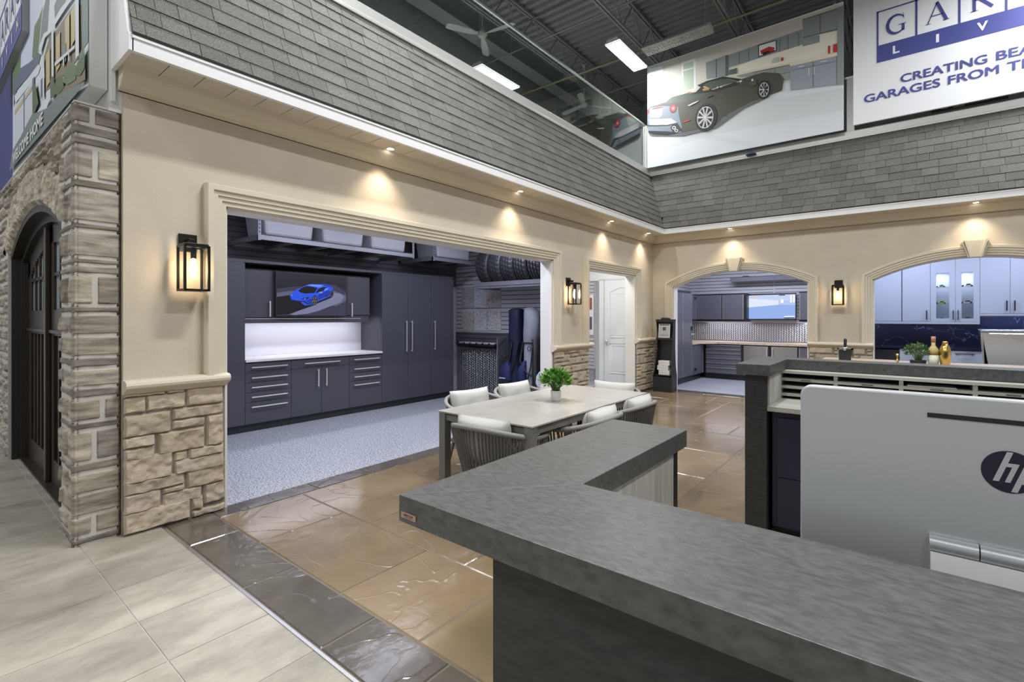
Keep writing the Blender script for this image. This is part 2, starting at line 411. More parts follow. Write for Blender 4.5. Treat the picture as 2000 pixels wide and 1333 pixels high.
X_=Vector((1,0,0)); Y_=Vector((0,1,0)); Z_=Vector((0,0,1))
def wains(par,O,U,N,w,seed,zt=.925,uw=.085,uh=.0575):
    rnd=random.Random(seed); mb=MB()
    S=[(3,2),(2,2),(4,3),(5,2),(3,1),(2,1),(4,2),(3,3),(5,3),(1,1)]
    if w<.3: S=[(4,2),(4,3),(4,1),(3,2)]; uw=w/4
    for (a,b,c,d) in pack(w,zt,uw,uh,S,rnd):
        stone(mb,O+U*(a+.004)+Z_*(b+.004),U,Z_,N,c-a-.008,d-b-.008,.024,.017,rnd.uniform(0,50),warm(rnd),0,step=.018,edge=.014)
    q=MB(); a=O-N*.03; b=O+U*w+N*.004; q.box(a.x,b.x,a.y,b.y,0,zt)
    mb.add(q.v,q.f,1); return mb.build('stone_veneer',[m_stoneA,m_mortA],par)
tr_=[(510,722,628,655),(725,806,618,640),(812,970,610,690),(508,635,665,732),(638,808,645,710),(508,744,733,826),(750,970,697,745),(750,892,753,790),(897,972,737,865),(512,675,832,880),(685,890,803,895),(512,675,883,932),(512,750,915,1025),(820,972,872,915),(757,815,897,935),(757,972,917,977),(812,975,960,1040),(512,803,1012,1068),(512,700,1078,1160),(708,803,1045,1072),(708,878,1062,1118),(886,978,1028,1112),(512,828,1138,1226),(834,884,1092,1145),(834,978,1135,1182)]
def near_wains():
    rnd=random.Random(11); mb=MB()
    for (a,b,c,d) in tr_:
        ua,ub,um=a/2.2217,b/2.2217,(a+b)/4.4434; xx=XL+.035
        y0=max(.897,ya(ua-.4,xx)); y1=min(1.499,ya(ub+.6,xx)); z1=P(um,480+c/2.2217,x=xx).z; z0=max(.0,P(um,480+d/2.2217,x=xx).z)
        stone(mb,Vector((XL+.015,y0,z0)),Y_,Z_,X_,y1-y0,min(z1+.004,.922)-z0,.022,.020,rnd.uniform(0,50),warm(rnd,.86,1.08),0,step=.012,edge=.014)
    mb.box(XL-.01,XL+.019,.897,1.500,0,.92,1); mb.build('stone_veneer',[m_stoneA,m_mortA],wl)
near_wains()
wains(wl,Vector((XL+.015,5.865,0)),Y_,X_,.98,12)
wains(wl,Vector((XL+.015,8.63,0)),Y_,X_,.80,13)
wains(wb,Vector((-3.90,YB-.015,0)),X_,-Y_,.36,14)
wains(wb,Vector((-1.235,YB-.015,0)),X_,-Y_,.86,15)
# crown moulding under the soffit
CP=[(0,0),(.006,.0),(.014,.018),(.018,.03),(.02,.042),(.045,.075),(.085,.105),(.10,.115),(.13,.125),(.13,0)]
t=MB()
t.loft([[(XL+h,a+(0 if a<2 else -h),2.87+q) for q,h in CP] for a in (.875,YB)],0,None,True,False)
t.build('crown_moulding',m_trim,wl)
t=MB(); t.loft([[(a+(h if a<-3 else 0),YB-h,2.87+q) for q,h in CP] for a in (XL,4.2)],0,None,True,False)
t.build('crown_moulding',m_trim,wb)

# ---- roof skirts (shingled mansards) with fascia, soffit and cap
XO,YO=-3.57,9.10; D=.485; Z0,Z1=3.10,4.29
YE=.862
def skirt(fn,L0,L1a,L1b,rows,name,label,seed,loc):
    """fn(l,o,z): l along eave, o = set-back from the eave edge"""
    rnd=random.Random(seed); rt=thing(name,label,'roof',loc)
    mb=MB(); n=rows; H=Z1-Z0
    for r in range(n):
        z0=Z0+H*r/n; z1=Z0+H*(r+1)/n+.02; o0=D*r/n; o1=D*(r+1)/n+.008
        l=L0-rnd.uniform(0,.2); 
        end=lambda k: L1a+(L1b-L1a)*k/n
        e0,e1=end(r),end(r+1)
        while l<max(e0,e1):
            w=rnd.choice((.13,.16,.19,.24,.30)); a=max(l,L0); b=l+w-.003
            if b>L0+.01 and a<min(e0,e1)-.01:
                b0=min(b,e0); b1=min(b,e1); th=rnd.choice((.008,.009,.011)); t=rnd.uniform(.82,1.12); c=(t,t*.99,t*.97)
                k=.927  # outward normal direction in (o,z)
                mb.hexa([fn(a,o0-th*k-.006,z0),fn(b0,o0-th*k-.006,z0),fn(b0,o0+.004,z0),fn(a,o0+.004,z0),
                         fn(a,o1-th*k+.002,z1),fn(b1,o1-th*k+.002,z1),fn(b1,o1+.01,z1),fn(a,o1+.01,z1)],0,c)
            l+=w
    mb.build('shingles',m_shing,rt)
    b=MB(); b.add([fn(L0,.008,Z0-.012),fn(L1a,.008,Z0-.012),fn(L1b,D+.008,Z1),fn(L0,D+.008,Z1),fn(L0,D+.10,Z0-.012),fn(L1a,D+.1,Z0-.012),fn(L1b,D+.1,Z1),fn(L0,D+.1,Z1)],
        [(0,1,2,3),(4,7,6,5),(0,4,5,1),(3,2,6,7),(0,3,7,4),(1,5,6,2)]); b.build('underlay',m_roofblack,rt)
    return rt
fL=lambda l,o,z:(XO-o,l,z); fB=lambda l,o,z:(-l,YO+o,z)
rL=skirt(fL,YE,YO,YO+D,10,'shingle_roof','grey asphalt shingle skirt roof above the wide garage opening and left wall',5,(XO,5,SOZ))
rB=skirt(lambda l,o,z:(l,YO+o,z),0,4.2,4.2,10,'x','x',6,(0,YO,SOZ)) if False else None
def fBack(l,o,z): return (-l,YO+o,z)
rB=skirt(fBack,-4.2,3.57,3.57+D,10,'shingle_roof','grey asphalt shingle skirt roof above the two arched openings',6,(0,YO,SOZ))
# fascia
b=MB(); b.box(XO-.02,XO+.012,YE-.006,YO,SOZ-.005,Z0-.01); b.box(XO,XO+.022,YE-.006,YO,Z0-.03,Z0-.01); b.build('fascia',m_white,rL)
b=MB(); b.box(XO-.02,4.2,YO-.012,YO+.02,SOZ-.005,Z0-.01); b.box(XO,4.2,YO-.022,YO,Z0-.03,Z0-.01); b.build('fascia',m_white,rB)
b=MB(); b.box(XO-.03,XO+.026,YE-.004,YO-.02,Z0-.012,Z0+.006); b.build('drip_edge',m_roofblack,rL)
b=MB(); b.box(XO,4.2,YO-.026,YO+.03,Z0-.012,Z0+.006); b.build('drip_edge',m_roofblack,rB)
# soffit boards with gaps
m_soffit=M('cream_soffit',(.64,.58,.49),.5)
b=MB(); y=YE
while y<YO+.3:
    y1=min(y+.197,YB); b.box(XL+.005,XO-.02,y,y1-.003,SOZ,SOZ+.012); y+=.2
b.box(XL,XO-.02,YE,YB,SOZ+.012,SOZ+.03,1); b.build('soffit',[m_soffit,m_cabt],rL)
b=MB(); x=XO-.02
while x<4.2:
    b.box(x,x+.197,YO+.02,YB-.005,SOZ,SOZ+.012); x+=.2
b.box(XO,4.2,YO+.02,YB,SOZ+.012,SOZ+.03,1); b.build('soffit',[m_soffit,m_cabt],rB)
# cap ledges
b=MB(); b.box(XO-D-.10,XO-D+.02,YE,YO+D,Z1,Z1+.125); b.box(XO-D-.12,XO-D+.035,YE,YO+D-.02,Z1-.012,Z1+.02); b.build('cap_ledge',m_alupaint,rL,bevel=.004)
b=MB(); b.box(XO-D,4.2,YO+D-.02,YO+D+.1,Z1,Z1+.125); b.box(XO-D,4.2,YO+D-.035,YO+D+.12,Z1-.012,Z1+.02); b.build('cap_ledge',m_alupaint,rB,bevel=.004)
# white gable end of the skirt (faces the hall entrance)
b=MB(); b.prism([(XO+.012,SOZ-.004),(XO+.012,Z0-.01),(XO-.02,Z0+.02),(XO-D,Z1+.1),(XL-.25,Z1+.1),(XL-.25,2.80),(XL-.005,2.80),(XL-.005,SOZ-.004)],lambda p,q,h:(p,YE-h,q),.0,.022)
struct(b.build('trim_2',m_white))
# ---- glass railing on the left ledge
XG=XO-D-.04
gr=thing('glass_railing','frameless clear glass railing with thin metal top rail on the left roof ledge','railing',(XG,5,Z1+.125))
ys=[YE,2.1,3.4,4.7,ya(940,XG),ya(1090,XG),ya(1195,XG),9.42]
ys=sorted(ys)
for i in range(len(ys)-1):
    box(XG-.006,XG+.006,ys[i]+.004,ys[i+1]-.004,Z1+.127,5.285).build('glass_panel',m_rail,gr)
box(XG-.012,XG+.012,YE,9.45,5.287,5.315).build('top_rail',m_alum,gr)
box(XG-.04,XG+.04,9.43,9.51,Z1+.127,5.286).build('post',m_alupaint,gr)
YG=YO+D+.04
gr=thing('glass_railing','glass railing with flat grey posts behind the two hanging billboards','railing',(-1,YG,Z1+.125))
for a,b_ in ((-3.95,-2.3),(-2.3,-.72),(-.62,.9),(.9,2.5)):
    box(a+.004,b_-.004,YG-.006,YG+.006,Z1+.127,5.285).build('glass_panel',m_rail,gr)
box(-3.95,4,YG-.012,YG+.012,5.287,5.315).build('top_rail',m_alum,gr)
for x in (-.72,):
    box(x,x+.10,YG-.04,YG+.04,Z1+.127,5.286).build('post',m_alupaint,gr)
# ---- hall shell beyond
m_deck=M('dark_grey_deck',(.20,.205,.198),.6); m_hallw=M('grey_hall_wall',(.26,.26,.25),.85)
m_joist=M('grey_joist',(.22,.225,.22),.6)
ce=MB(); y=-4.0; ZD=7.6
prof=[]
while y<13.6:
    prof += [(y,ZD),(y+.09,ZD),(y+.11,ZD+.055),(y+.18,ZD+.055)]; y+=.2
ce.add([(x,a,b) for x in (-7.3,4.5) for a,b in prof],[(i,i+1,len(prof)+i+1,len(prof)+i) for i in range(len(prof)-1)],0)
ce.box(-7.3,4.5,-4,13.6,ZD+.07,ZD+.1)
cei=struct(ce.build('ceiling',m_deck,recalc=False))
for x in (-5.95,-4.19,-2.55,-.9,.8,2.5):
    j=MB(); zt=ZD-.02; zb=6.92
    j.box(x-.05,x-.012,-4,13.5,zt-.045,zt); j.box(x+.012,x+.05,-4,13.5,zt-.045,zt)
    j.box(x-.05,x-.012,-4,13.5,zb,zb+.04); j.box(x+.012,x+.05,-4,13.5,zb,zb+.04)
    y=-4; up=True
    while y<13.2:
        j.tube([(x,y,zb+.02 if up else zt-.02),(x,y+.45,zt-.02 if up else zb+.02)],.013,6); y+=.45; up=not up
    j.build('roof_joist',m_joist,cei)
j=MB()
for y in (2,5.2,8.0,10.9):
    j.tube([(-7.3,y,6.95),(4.5,y,6.95)],.014,6); j.tube([(-7.3,y+.1,7.52),(4.5,y+.1,7.52)],.014,6)
j.build('bridging_rod',m_joist,cei)
j=MB(); j.box(-6.95,-6.75,-4,13.5,7.15,7.56); j.box(-7.02,-6.68,-4,13.5,7.13,7.16); j.box(-7.02,-6.68,-4,13.5,7.54,7.57); j.build('steel_girder',m_joist,cei)
cei_pipe=MB(); cei_pipe.tube([(-7.2,9.3,6.75),(4.4,9.3,6.75)],.022,8); cei_pipe.build('gas_pipe',M('dull_yellow_pipe',(.22,.20,.10),.5),cei)
struct(box(-7.42,-7.3,.95,13.6,2.98,ZD+.1).build('wall_far_left',m_hallw))
struct(box(-7.3,4.5,13.5,13.6,2.5,ZD+.1).build('wall_far_back',m_hallw))
# ================================================================== STONE FACADE WITH ARCHED CARRIAGE DOOR
YF=.655; XC=-3.965; ZS=2.74; AX0,AX1,AZS,AR=-6.95,-4.37,2.02,.30
FA=(AX0,AX1,AZS,AR)
wf=MB(); FT=.50
YBK=YF+.26
wf.box(-8.6,AX0,YF+.014,YBK,0,ZS); wf.box(AX1,XC-.011,YF+.014,YBK-.04,0,ZS)
awall(wf,FA,40,ZS,YF+.03,YBK)
wfo=struct(wf.build('wall_front',m_mortB))
# courses measured on the near corner
CZ=[0,.056,.183,.317,.450,.514,.711,.767,.908,.979,1.098,1.169,1.303,1.437,1.493,1.683,1.745,1.79,1.96,2.01,2.217,2.28,2.48,2.546,2.62,2.74]
rs=random.Random(21); mb=MB()
def gt(lo=.62,hi=1.2):
    t=rs.uniform(lo,hi); return (t,t*rs.uniform(.96,1.0),t*rs.uniform(.90,1.0))
QW=.205
for k in range(len(CZ)-1):
    z0,z1=CZ[k],CZ[k+1]; h=z1-z0
    tall=h>.1; c=gt() if tall else gt(.55,.8)
    # side face (towards the showroom): full width or two blocks with a pale joint
    W_=.240; cut=rs.uniform(.34,.66) if (tall and rs.random()<.6) else None
    spans=[(0,W_)] if not cut else [(0,W_*cut-.0),(W_*cut+.009,W_)]
    for q,(a,b) in enumerate(spans):
        cc=c if q==0 else gt()
        stone(mb,Vector((XC-.025,YF+.0+a,z0+.0015)),Y_,Z_,X_,b-a,h-.003,.020,.008,rs.uniform(0,50),cc,0,step=.014,edge=.007,rough=10)
    # front face return of the quoin
    wq=rs.choice((.16,.30)) if tall else .40
    wq=min(wq,XC-AX1)
    stone(mb,Vector((XC-wq,YF+.03,z0+.0015)),X_,Z_,-Y_,wq,h-.003,.022,.010,rs.uniform(0,50),c,0,step=.02,edge=.008,rough=10)
    x=XC-wq-.012
    while x>AX1+.03:
        w2=min(rs.uniform(.15,.3),x-AX1); stone(mb,Vector((x-w2,YF+.03,z0+.006)),X_,Z_,-Y_,w2,h-.010,.028,.014,rs.uniform(0,50),gt(),0,step=.022,edge=.010,rough=10,
            skip=(lambda p:p.z>AZS and ((p.x+5.66)/1.5)**2+((p.z-AZS+.3)/.98)**2<1) if z1>1.95 else None)
        x-=w2+.012
# left pier and the spandrel above the arch
def inring(p,grow=.30):
    if p.z<AZS: return AX0-.0<p.x<AX1+.0
    if not (AX0-grow<p.x<AX1+grow): return False
    xx=min(max(p.x,AX0),AX1); return p.z<arch_z(FA,xx)+grow*(1 if AX0<p.x<AX1 else max(0,1-min(abs(p.x-AX0),abs(p.x-AX1))/grow))
S=[(2,1),(3,2),(2,2),(4,1),(3,1),(5,2),(2,1),(4,2)]
for (X0,X1,z0,z1) in ((-8.5,AX0,0,AZS),(-8.5,AX1+.02,AZS,ZS)):
    for (a,b,c,d) in pack(X1-X0,z1-z0,.10,.066,S,rs):
        ctr=Vector((X0+(a+c)/2,YF,z0+(b+d)/2))
        if inring(ctr,.24): continue
        stone(mb,Vector((X0+a+.005,YF+.03,z0+b+.005)),X_,Z_,-Y_,c-a-.010,d-b-.010,.028,.014,rs.uniform(0,50),gt(.8,1.15),0,step=.025,edge=.012,rough=10,skip=lambda p:inring(p,.20))
m_hw0=M('pale_flashing',(.55,.53,.50),.7)
# voussoirs
hw=(AX1-AX0)/2; RR=(hw*hw+AR*AR)/(2*AR); cx,cz=(AX0+AX1)/2,AZS+AR-RR
amax=math.asin(hw/RR); nV=26
for i in range(nV):
    a0=-amax+2*amax*i/nV+.0025; a1=-amax+2*amax*(i+1)/nV-.0025; r0,r1=RR+.0,RR+.30+rs.uniform(-.02,.02)
    pts=[]; n1,n2=4,9
    c=gt(1.15,1.45); base=len(mb.v); sd=rs.uniform(0,40); vs=[]
    for j in range(n2+1):
        for q in range(n1+1):
            A=a0+(a1-a0)*q/n1; r=r0+(r1-r0)*j/n2; e=0 if (q in(0,n1) or j in (0,n2)) else 1
            p=Vector((cx+r*math.sin(A),YF+.03,cz+r*math.cos(A)))
            vs.append(p-Y_*(e*(.034+.014*noise.noise(p*12+Vector((sd,0,0))))+(.018 if not e and j else 0)))
    mb.add(vs,[(j*(n1+1)+q,j*(n1+1)+q+1,(j+1)*(n1+1)+q+1,(j+1)*(n1+1)+q) for j in range(n2) for q in range(n1)],0,c)
    # intrados
    I0=Vector((cx+RR*math.sin(a0),YF+.03,cz+RR*math.cos(a0))); I1=Vector((cx+RR*math.sin(a1),YF+.03,cz+RR*math.cos(a1)))
mb.build('stone_veneer',m_stoneB,wfo)
box(-8.5,XC-.002,YF+.01,.829,ZS+.001,ZS+.012).build('flashing',m_hw0,wfo)
# wall above (navy left, white right)
m_navy=M('navy_wall_paint',(.045,.05,.20),.6); m_hw=M('off_white_wall',(.72,.72,.70),.6)
b=MB(); b.box(-12.5,-7.31,.83,.93,ZS,7.6,0); b.box(-7.31,XC,.83,.93,ZS,7.6,1); b.box(-12.5,-8.6,YF+.03,.93,0,ZS+.01,1);
struct(b.build('wall_upper_front',[m_navy,m_hw]))
# carriage door
m_dwood=M('espresso_wood',(.030,.020,.014),.35,var=.35,vscale=6,stretch=(8,8,.8),coat=.2)
m_dframe=M('dark_bronze_frame',(.026,.022,.019),.4)
m_frost=M('seeded_glass',(.38,.42,.44),.25,bump=.6,bscale=60)
YD=.80
dr=sempty('door_1',(cx,YD,0))
b=MB(); 
b.box(AX0,AX0+.05,YF+.035,YD+.10,0,AZS); b.box(AX1-.05,AX1,YF+.035,YD+.1,0,AZS)
b.box(AX0+.05,AX0+.12,YD-.05,YD+.10,0,AZS-.02); b.box(AX1-.12,AX1-.05,YD-.05,YD+.1,0,AZS-.02)
for i in range(40):
    a=AX0+(AX1-AX0)*i/40; e=AX0+(AX1-AX0)*(i+1)/40; za,zb=arch_z(FA,a),arch_z(FA,e)
    b.hexa([(a,YF+.035,za-.05),(e,YF+.035,zb-.05),(e,YD+.1,zb-.05),(a,YD+.1,za-.05),(a,YF+.035,za),(e,YF+.035,zb),(e,YD+.1,zb),(a,YD+.1,za)])
    if .05<(a-AX0) and e<AX1-.05: b.hexa([(a,YD-.04,za-.12),(e,YD-.04,zb-.12),(e,YD+.1,zb-.12),(a,YD+.1,za-.12),(a,YD-.04,za-.04),(e,YD-.04,zb-.04),(e,YD+.1,zb-.04),(a,YD+.1,za-.04)])
b.build('door_frame',m_dframe,dr)
mid=-5.70
for (x0,x1) in ((AX0+.12,mid-.012),(mid+.012,AX1-.12)):
    lf=MB()
    def top(x): return arch_z(FA,x)-.115
    n=14
    for i in range(n):   # back sheet with arched top
        a=x0+(x1-x0)*i/n; e=x0+(x1-x0)*(i+1)/n
        lf.hexa([(a,YD+.035,.02),(e,YD+.035,.02),(e,YD+.06,.02),(a,YD+.06,.02),(a,YD+.035,top(a)),(e,YD+.035,top(e)),(e,YD+.06,top(e)),(a,YD+.06,top(a))])
        # arched head rail
        lf.hexa([(a,YD,min(top(a),top(e))-.16),(e,YD,min(top(a),top(e))-.16),(e,YD+.036,min(top(a),top(e))-.16),(a,YD+.036,min(top(a),top(e))-.16),(a,YD,top(a)),(e,YD,top(e)),(e,YD+.036,top(e)),(a,YD+.036,top(a))])
    s=.12
    for (a,e) in ((x0,x0+s),(x1-s,x1)): lf.box(a,e,YD,YD+.036,.02,min(top(a),top(e)))
    for (za,zb) in ((.02,.22),(1.30,1.48),(1.26,1.31)): lf.box(x0+s,x1-s,YD,YD+.036,za,zb)
    lf.box(x0+.03,x1-.03,YD-.018,YD,1.28,1.31)
    lf.box(x0+s,x1-s,YD+.004,YD+.036,1.76,1.79)
    nn=4; iw=(x1-x0-2*s)
    for i in range(1,nn):
        xx=x0+s+iw*i/nn; lf.box(xx-.018,xx+.018,YD+.004,YD+.036,1.48,top(xx)-.1); 
    for i in range(1,5):
        xx=x0+s+iw*i/5; lf.box(xx-.02,xx+.02,YD+.004,YD+.036,.22,1.26)
    d=lf.build('door_leaf',m_dwood,dr,bevel=.004)
    g=MB()
    for i in range(n):
        a=x0+s+iw*i/n; e=x0+s+iw*(i+1)/n
        g.hexa([(a,YD+.022,1.48),(e,YD+.022,1.48),(e,YD+.030,1.48),(a,YD+.030,1.48),(a,YD+.022,top(a)-.14),(e,YD+.022,top(e)-.14),(e,YD+.030,top(e)-.14),(a,YD+.030,top(a)-.14)])
    g.build('window_pane',m_frost,d)
box(mid-.035,mid+.035,YD-.035,YD-.001,.02,2.18).build('astragal',m_dwood,dr,bevel=.006)
box(AX0,AX1,YD-.06,YD+.12,.0,.018).build('threshold',m_dframe,dr)
# ---- printed banners over the stone
def art(name,polys,fn,mats,parent,step=.0006,start=1):
    """polys: (material index, [(u,v)..]) painted in order, each a hair further out"""
    b=MB()
    for k,(mi,pts) in enumerate(polys):
        vs=[fn(u,v,(k+start)*step) for u,v in pts]; b.add(vs,[list(range(len(vs)))],mi)
    return b.build(name,mats,parent,recalc=False)
def flat(name,col,rough=.55,es=0): return M(name,col,rough,emis=(col if es else None),es=es)
pal={}
def pc(name,col,rough=.5,es=0):
    if name not in pal: pal[name]=flat(name,col,rough,es)
    return pal[name]
YP=.735
bt=thing('banner_box','large printed banner of a white porch house reading WELCOME HOME above stone arch','banner',(-5,YP,2.86))
x0b=P(25,300,y=YP).x
box(x0b,XC,YP,.825,2.865,4.6).build('frame_box',m_hw,bt)
fnp=lambda u,v,h:P(u,v,y=YP)+Vector((0,-h,0))
def zs(s,x0,y0,pts): return [(x0+a/s,y0+b/s) for a,b in pts]
Z8=lambda pts: zs(3.92,0,0,pts)
names=['print_sky','print_green','print_navy_roof','print_white_siding','print_grey_drive','print_yellow_window','print_shrub','print_brown_porch','print_soil','print_lit_garage']
cols=[(.62,.68,.82),(.10,.17,.06),(.10,.12,.20),(.70,.74,.78),(.17,.21,.20),(.55,.45,.22),(.07,.12,.03),(.22,.17,.10),(.22,.15,.09),(.60,.63,.72)]
mm=[pc(n,c) for n,c in zip(names,cols)]
ZQ=lambda pts: zs(2.665,0,0,pts)
polys=[(0,[(25.5,-60),(173,-190),(173,168),(25.5,334)]),
 (1,ZQ([(66,360),(110,280),(105,420),(80,480),(66,500)])),(1,ZQ([(168,300),(180,140),(205,90),(228,20),(222,180),(200,280),(175,305)])),
 (3,ZQ([(200,290),(222,60),(235,-60),(463,-380),(463,450),(200,600),(80,620),(120,440)])),
 (4,ZQ([(225,60),(240,0),(262,-20),(250,160),(215,270),(205,270)])),(4,ZQ([(286,30),(320,-60),(345,-90),(345,20),(290,150)])),(4,ZQ([(428,0),(463,-60),(463,220),(430,270)])),
 (7,ZQ([(232,300),(262,190),(290,170),(330,110),(400,10),(430,30),(428,290),(340,390),(240,480)])),
 (2,ZQ([(76,440),(112,355),(160,325),(205,278),(218,285),(205,340),(90,470),(74,560)])),
 (3,ZQ([(80,500),(205,335),(215,350),(205,385),(84,540)])),
 (9,ZQ([(80,560),(128,490),(180,415),(182,595),(130,700),(76,790)])),(2,ZQ([(128,492),(133,486),(133,690),(128,698)])),(2,ZQ([(174,415),(186,400),(186,585),(176,600)])),
 (5,ZQ([(82,575),(126,515),(126,535),(82,600)])),(5,ZQ([(136,500),(172,450),(172,472),(136,522)])),
 (5,ZQ([(248,290),(268,250),(268,430),(250,460)])),(5,ZQ([(300,200),(322,165),(322,345),(302,380)])),(5,ZQ([(348,110),(372,70),(372,250),(350,290)])),(5,ZQ([(380,60),(402,20),(402,210),(382,245)])),
 (2,ZQ([(222,420),(236,400),(234,500),(222,520)])),(4,ZQ([(338,250),(356,225),(356,320),(338,350)])),
 (3,ZQ([(233,320),(241,305),(242,520),(234,530)])),(3,ZQ([(280,170),(291,150),(292,400),(282,410)])),(3,ZQ([(404,-60),(424,-90),(426,290),(408,310)])),
 (3,ZQ([(215,250),(240,180),(280,150),(284,165),(248,200),(222,290)])),(3,ZQ([(290,120),(330,50),(404,-40),(404,-20),(340,75),(292,150)])),
 (3,ZQ([(300,330),(404,240),(404,256),(300,350)])),(3,ZQ([(345,290),(350,285),(350,345),(345,350)])),(3,ZQ([(372,262),(377,258),(377,320),(372,325)])),
 (8,ZQ([(270,560),(340,470),(463,330),(463,420),(400,460),(330,500),(280,560)])),
 (6,ZQ([(184,460),(200,440),(216,540),(196,590),(184,600)])),(6,ZQ([(278,420),(290,400),(300,430),(298,510),(280,520)])),(6,ZQ([(300,450),(315,410),(345,400),(352,460),(330,490),(300,500)])),
 (1,ZQ([(345,430),(360,370),(400,335),(420,350),(415,420),(370,450)])),(6,ZQ([(408,400),(425,330),(463,280),(463,360),(440,400)])),(1,ZQ([(430,300),(463,240),(463,285),(440,330)])),
 (3,ZQ([(205,600),(270,500),(280,520),(262,570),(215,620)])),
 (4,ZQ([(66,890),(80,790),(130,705),(185,600),(262,570),(330,500),(463,430),(463,448),(66,893)]))]
ao=art('house_print',polys,fnp,mm,bt)
# white letters
pA=P(33,312,y=YP); pB=P(93,248,y=YP); ch=(P(33,312,y=YP)-P(33,290,y=YP)).length
wa,wb_=pA.x,P(93,240,y=YP).x
for s_,f0,f1 in (('WELCOME',0,.585),('HOME',.64,1)):
    tb=MB(); put_text(tb,s_,lambda a,b,h=0:(a,YP-.03,b),wa+(wb_-wa)*f0,wa+(wb_-wa)*f1,2.95,2.95+.105,bold=.02); tb.build('lettering',m_white,bt,recalc=False)
# hanging navy/white sign box further left
sg=thing('sign_box','navy and white GARAGE LIVING sign box on the navy wall beside the house banner','sign',(-6.2,.7,3.5))
XS=-6.22; YS2=.685; ZB=4.01
box(-8.4,XS,YS2,.732,ZB,5.2).build('sign_body',M('sign_grey_side',(.30,.30,.30),.5),sg)
b=MB(); b.box(-8.4,XS,YS2-.004,YS2-.001,ZB,ZB+.24,0); b.box(-8.4,XS,YS2-.004,YS2-.001,ZB+.24,5.2,1)
for k in range(6): b.box(XS-.36*k-.012,XS-.36*k,YS2-.006,YS2-.0045,ZB+.24,4.66,0)
b.box(-8.4,XS,YS2-.006,YS2-.0045,4.64,4.67,0)
b.build('sign_face',[m_ink,m_paper],sg)
for k,ch_ in enumerate('GARAG'): b=MB(); put_text(b,ch_,lambda a,q,h=0:(a,YS2-.008,q),XS-.36*k-.29,XS-.36*k-.08,ZB+.31,ZB+.57,0,bold=.0); b.build('letter',[m_ink,m_paper],sg,recalc=False)
for k,ch_ in enumerate('NIVIL'): b=MB(); put_text(b,ch_,lambda a,q,h=0:(a,YS2-.008,q),XS-.36*k-(.21 if ch_ in 'I' else .25),XS-.36*k-(.17 if ch_ in 'I' else .13),ZB+.07,ZB+.17,1,bold=.02); b.build('letter',[m_ink,m_paper],sg,recalc=False)
# pleated white ornament on the navy wall
o=MB()
for k in range(6): o.lathe([(.0,0),(.028,.0),(.03,.02),(.02,.10),(.03,.26),(.034,.30),(.0,.30)],base=(-6.70+.10*k,.78,3.05+.0*k),n=12)
tag(o.build('wall_ornament',m_white),'small pleated white ornament on the navy wall under the sign box','ornament')
# ================================================================== LIGHT FITTINGS
m_bulb=M('warm_bulb',(1,.8,.5),.3,emis=(1,.72,.42),es=60)
m_led=M('lit_lens',(1,.95,.85),.3,emis=(1,.9,.75),es=14)
m_tube=M('lit_diffuser',(1,1,1),.4,emis=(.96,.98,1),es=9)
# soffit downlights
def spot(x,y,i,label,E=22):
    t=thing('downlight',label,'downlight',(x,y,SOZ),'recessed downlights in the soffit')
    MB().lathe([(.030,-.001),(.048,-.003),(.052,.001),(.030,.001)],base=(x,y,SOZ-.001),n=20).build('trim_ring',m_white,t)
    MB().lathe([(.0,-.0015),(.030,-.0015),(.030,.0),(.0,.0)],base=(x,y,SOZ-.001),n=20).build('lens',m_led,t)
    d=bpy.data.lights.new('downlight_beam','SPOT'); d.energy=E*1.5; d.color=(1,.82,.62); d.spot_size=math.radians(100); d.spot_blend=1; d.shadow_soft_size=.03
    o=bpy.data.objects.new('downlight_beam',d); C.objects.link(o); o.location=(x,y,SOZ-.02)
for i,(x,y,l) in enumerate([(-3.77,2.88,'lit round downlight in the soffit nearest the stone pillar'),(-3.77,4.88,'lit round downlight in the soffit above the far end of the wide garage opening'),
      (-3.77,7.35,'lit round downlight in the soffit above the white door opening'),(-3.77,8.85,'lit round downlight in the soffit right in the inner corner'),
      (-2.43,9.29,'lit round downlight in the soffit above the first keystone arch'),(.78,9.29,'lit round downlight in the soffit above the keystone of the kitchen arch')]):
    spot(x,y,i,l)
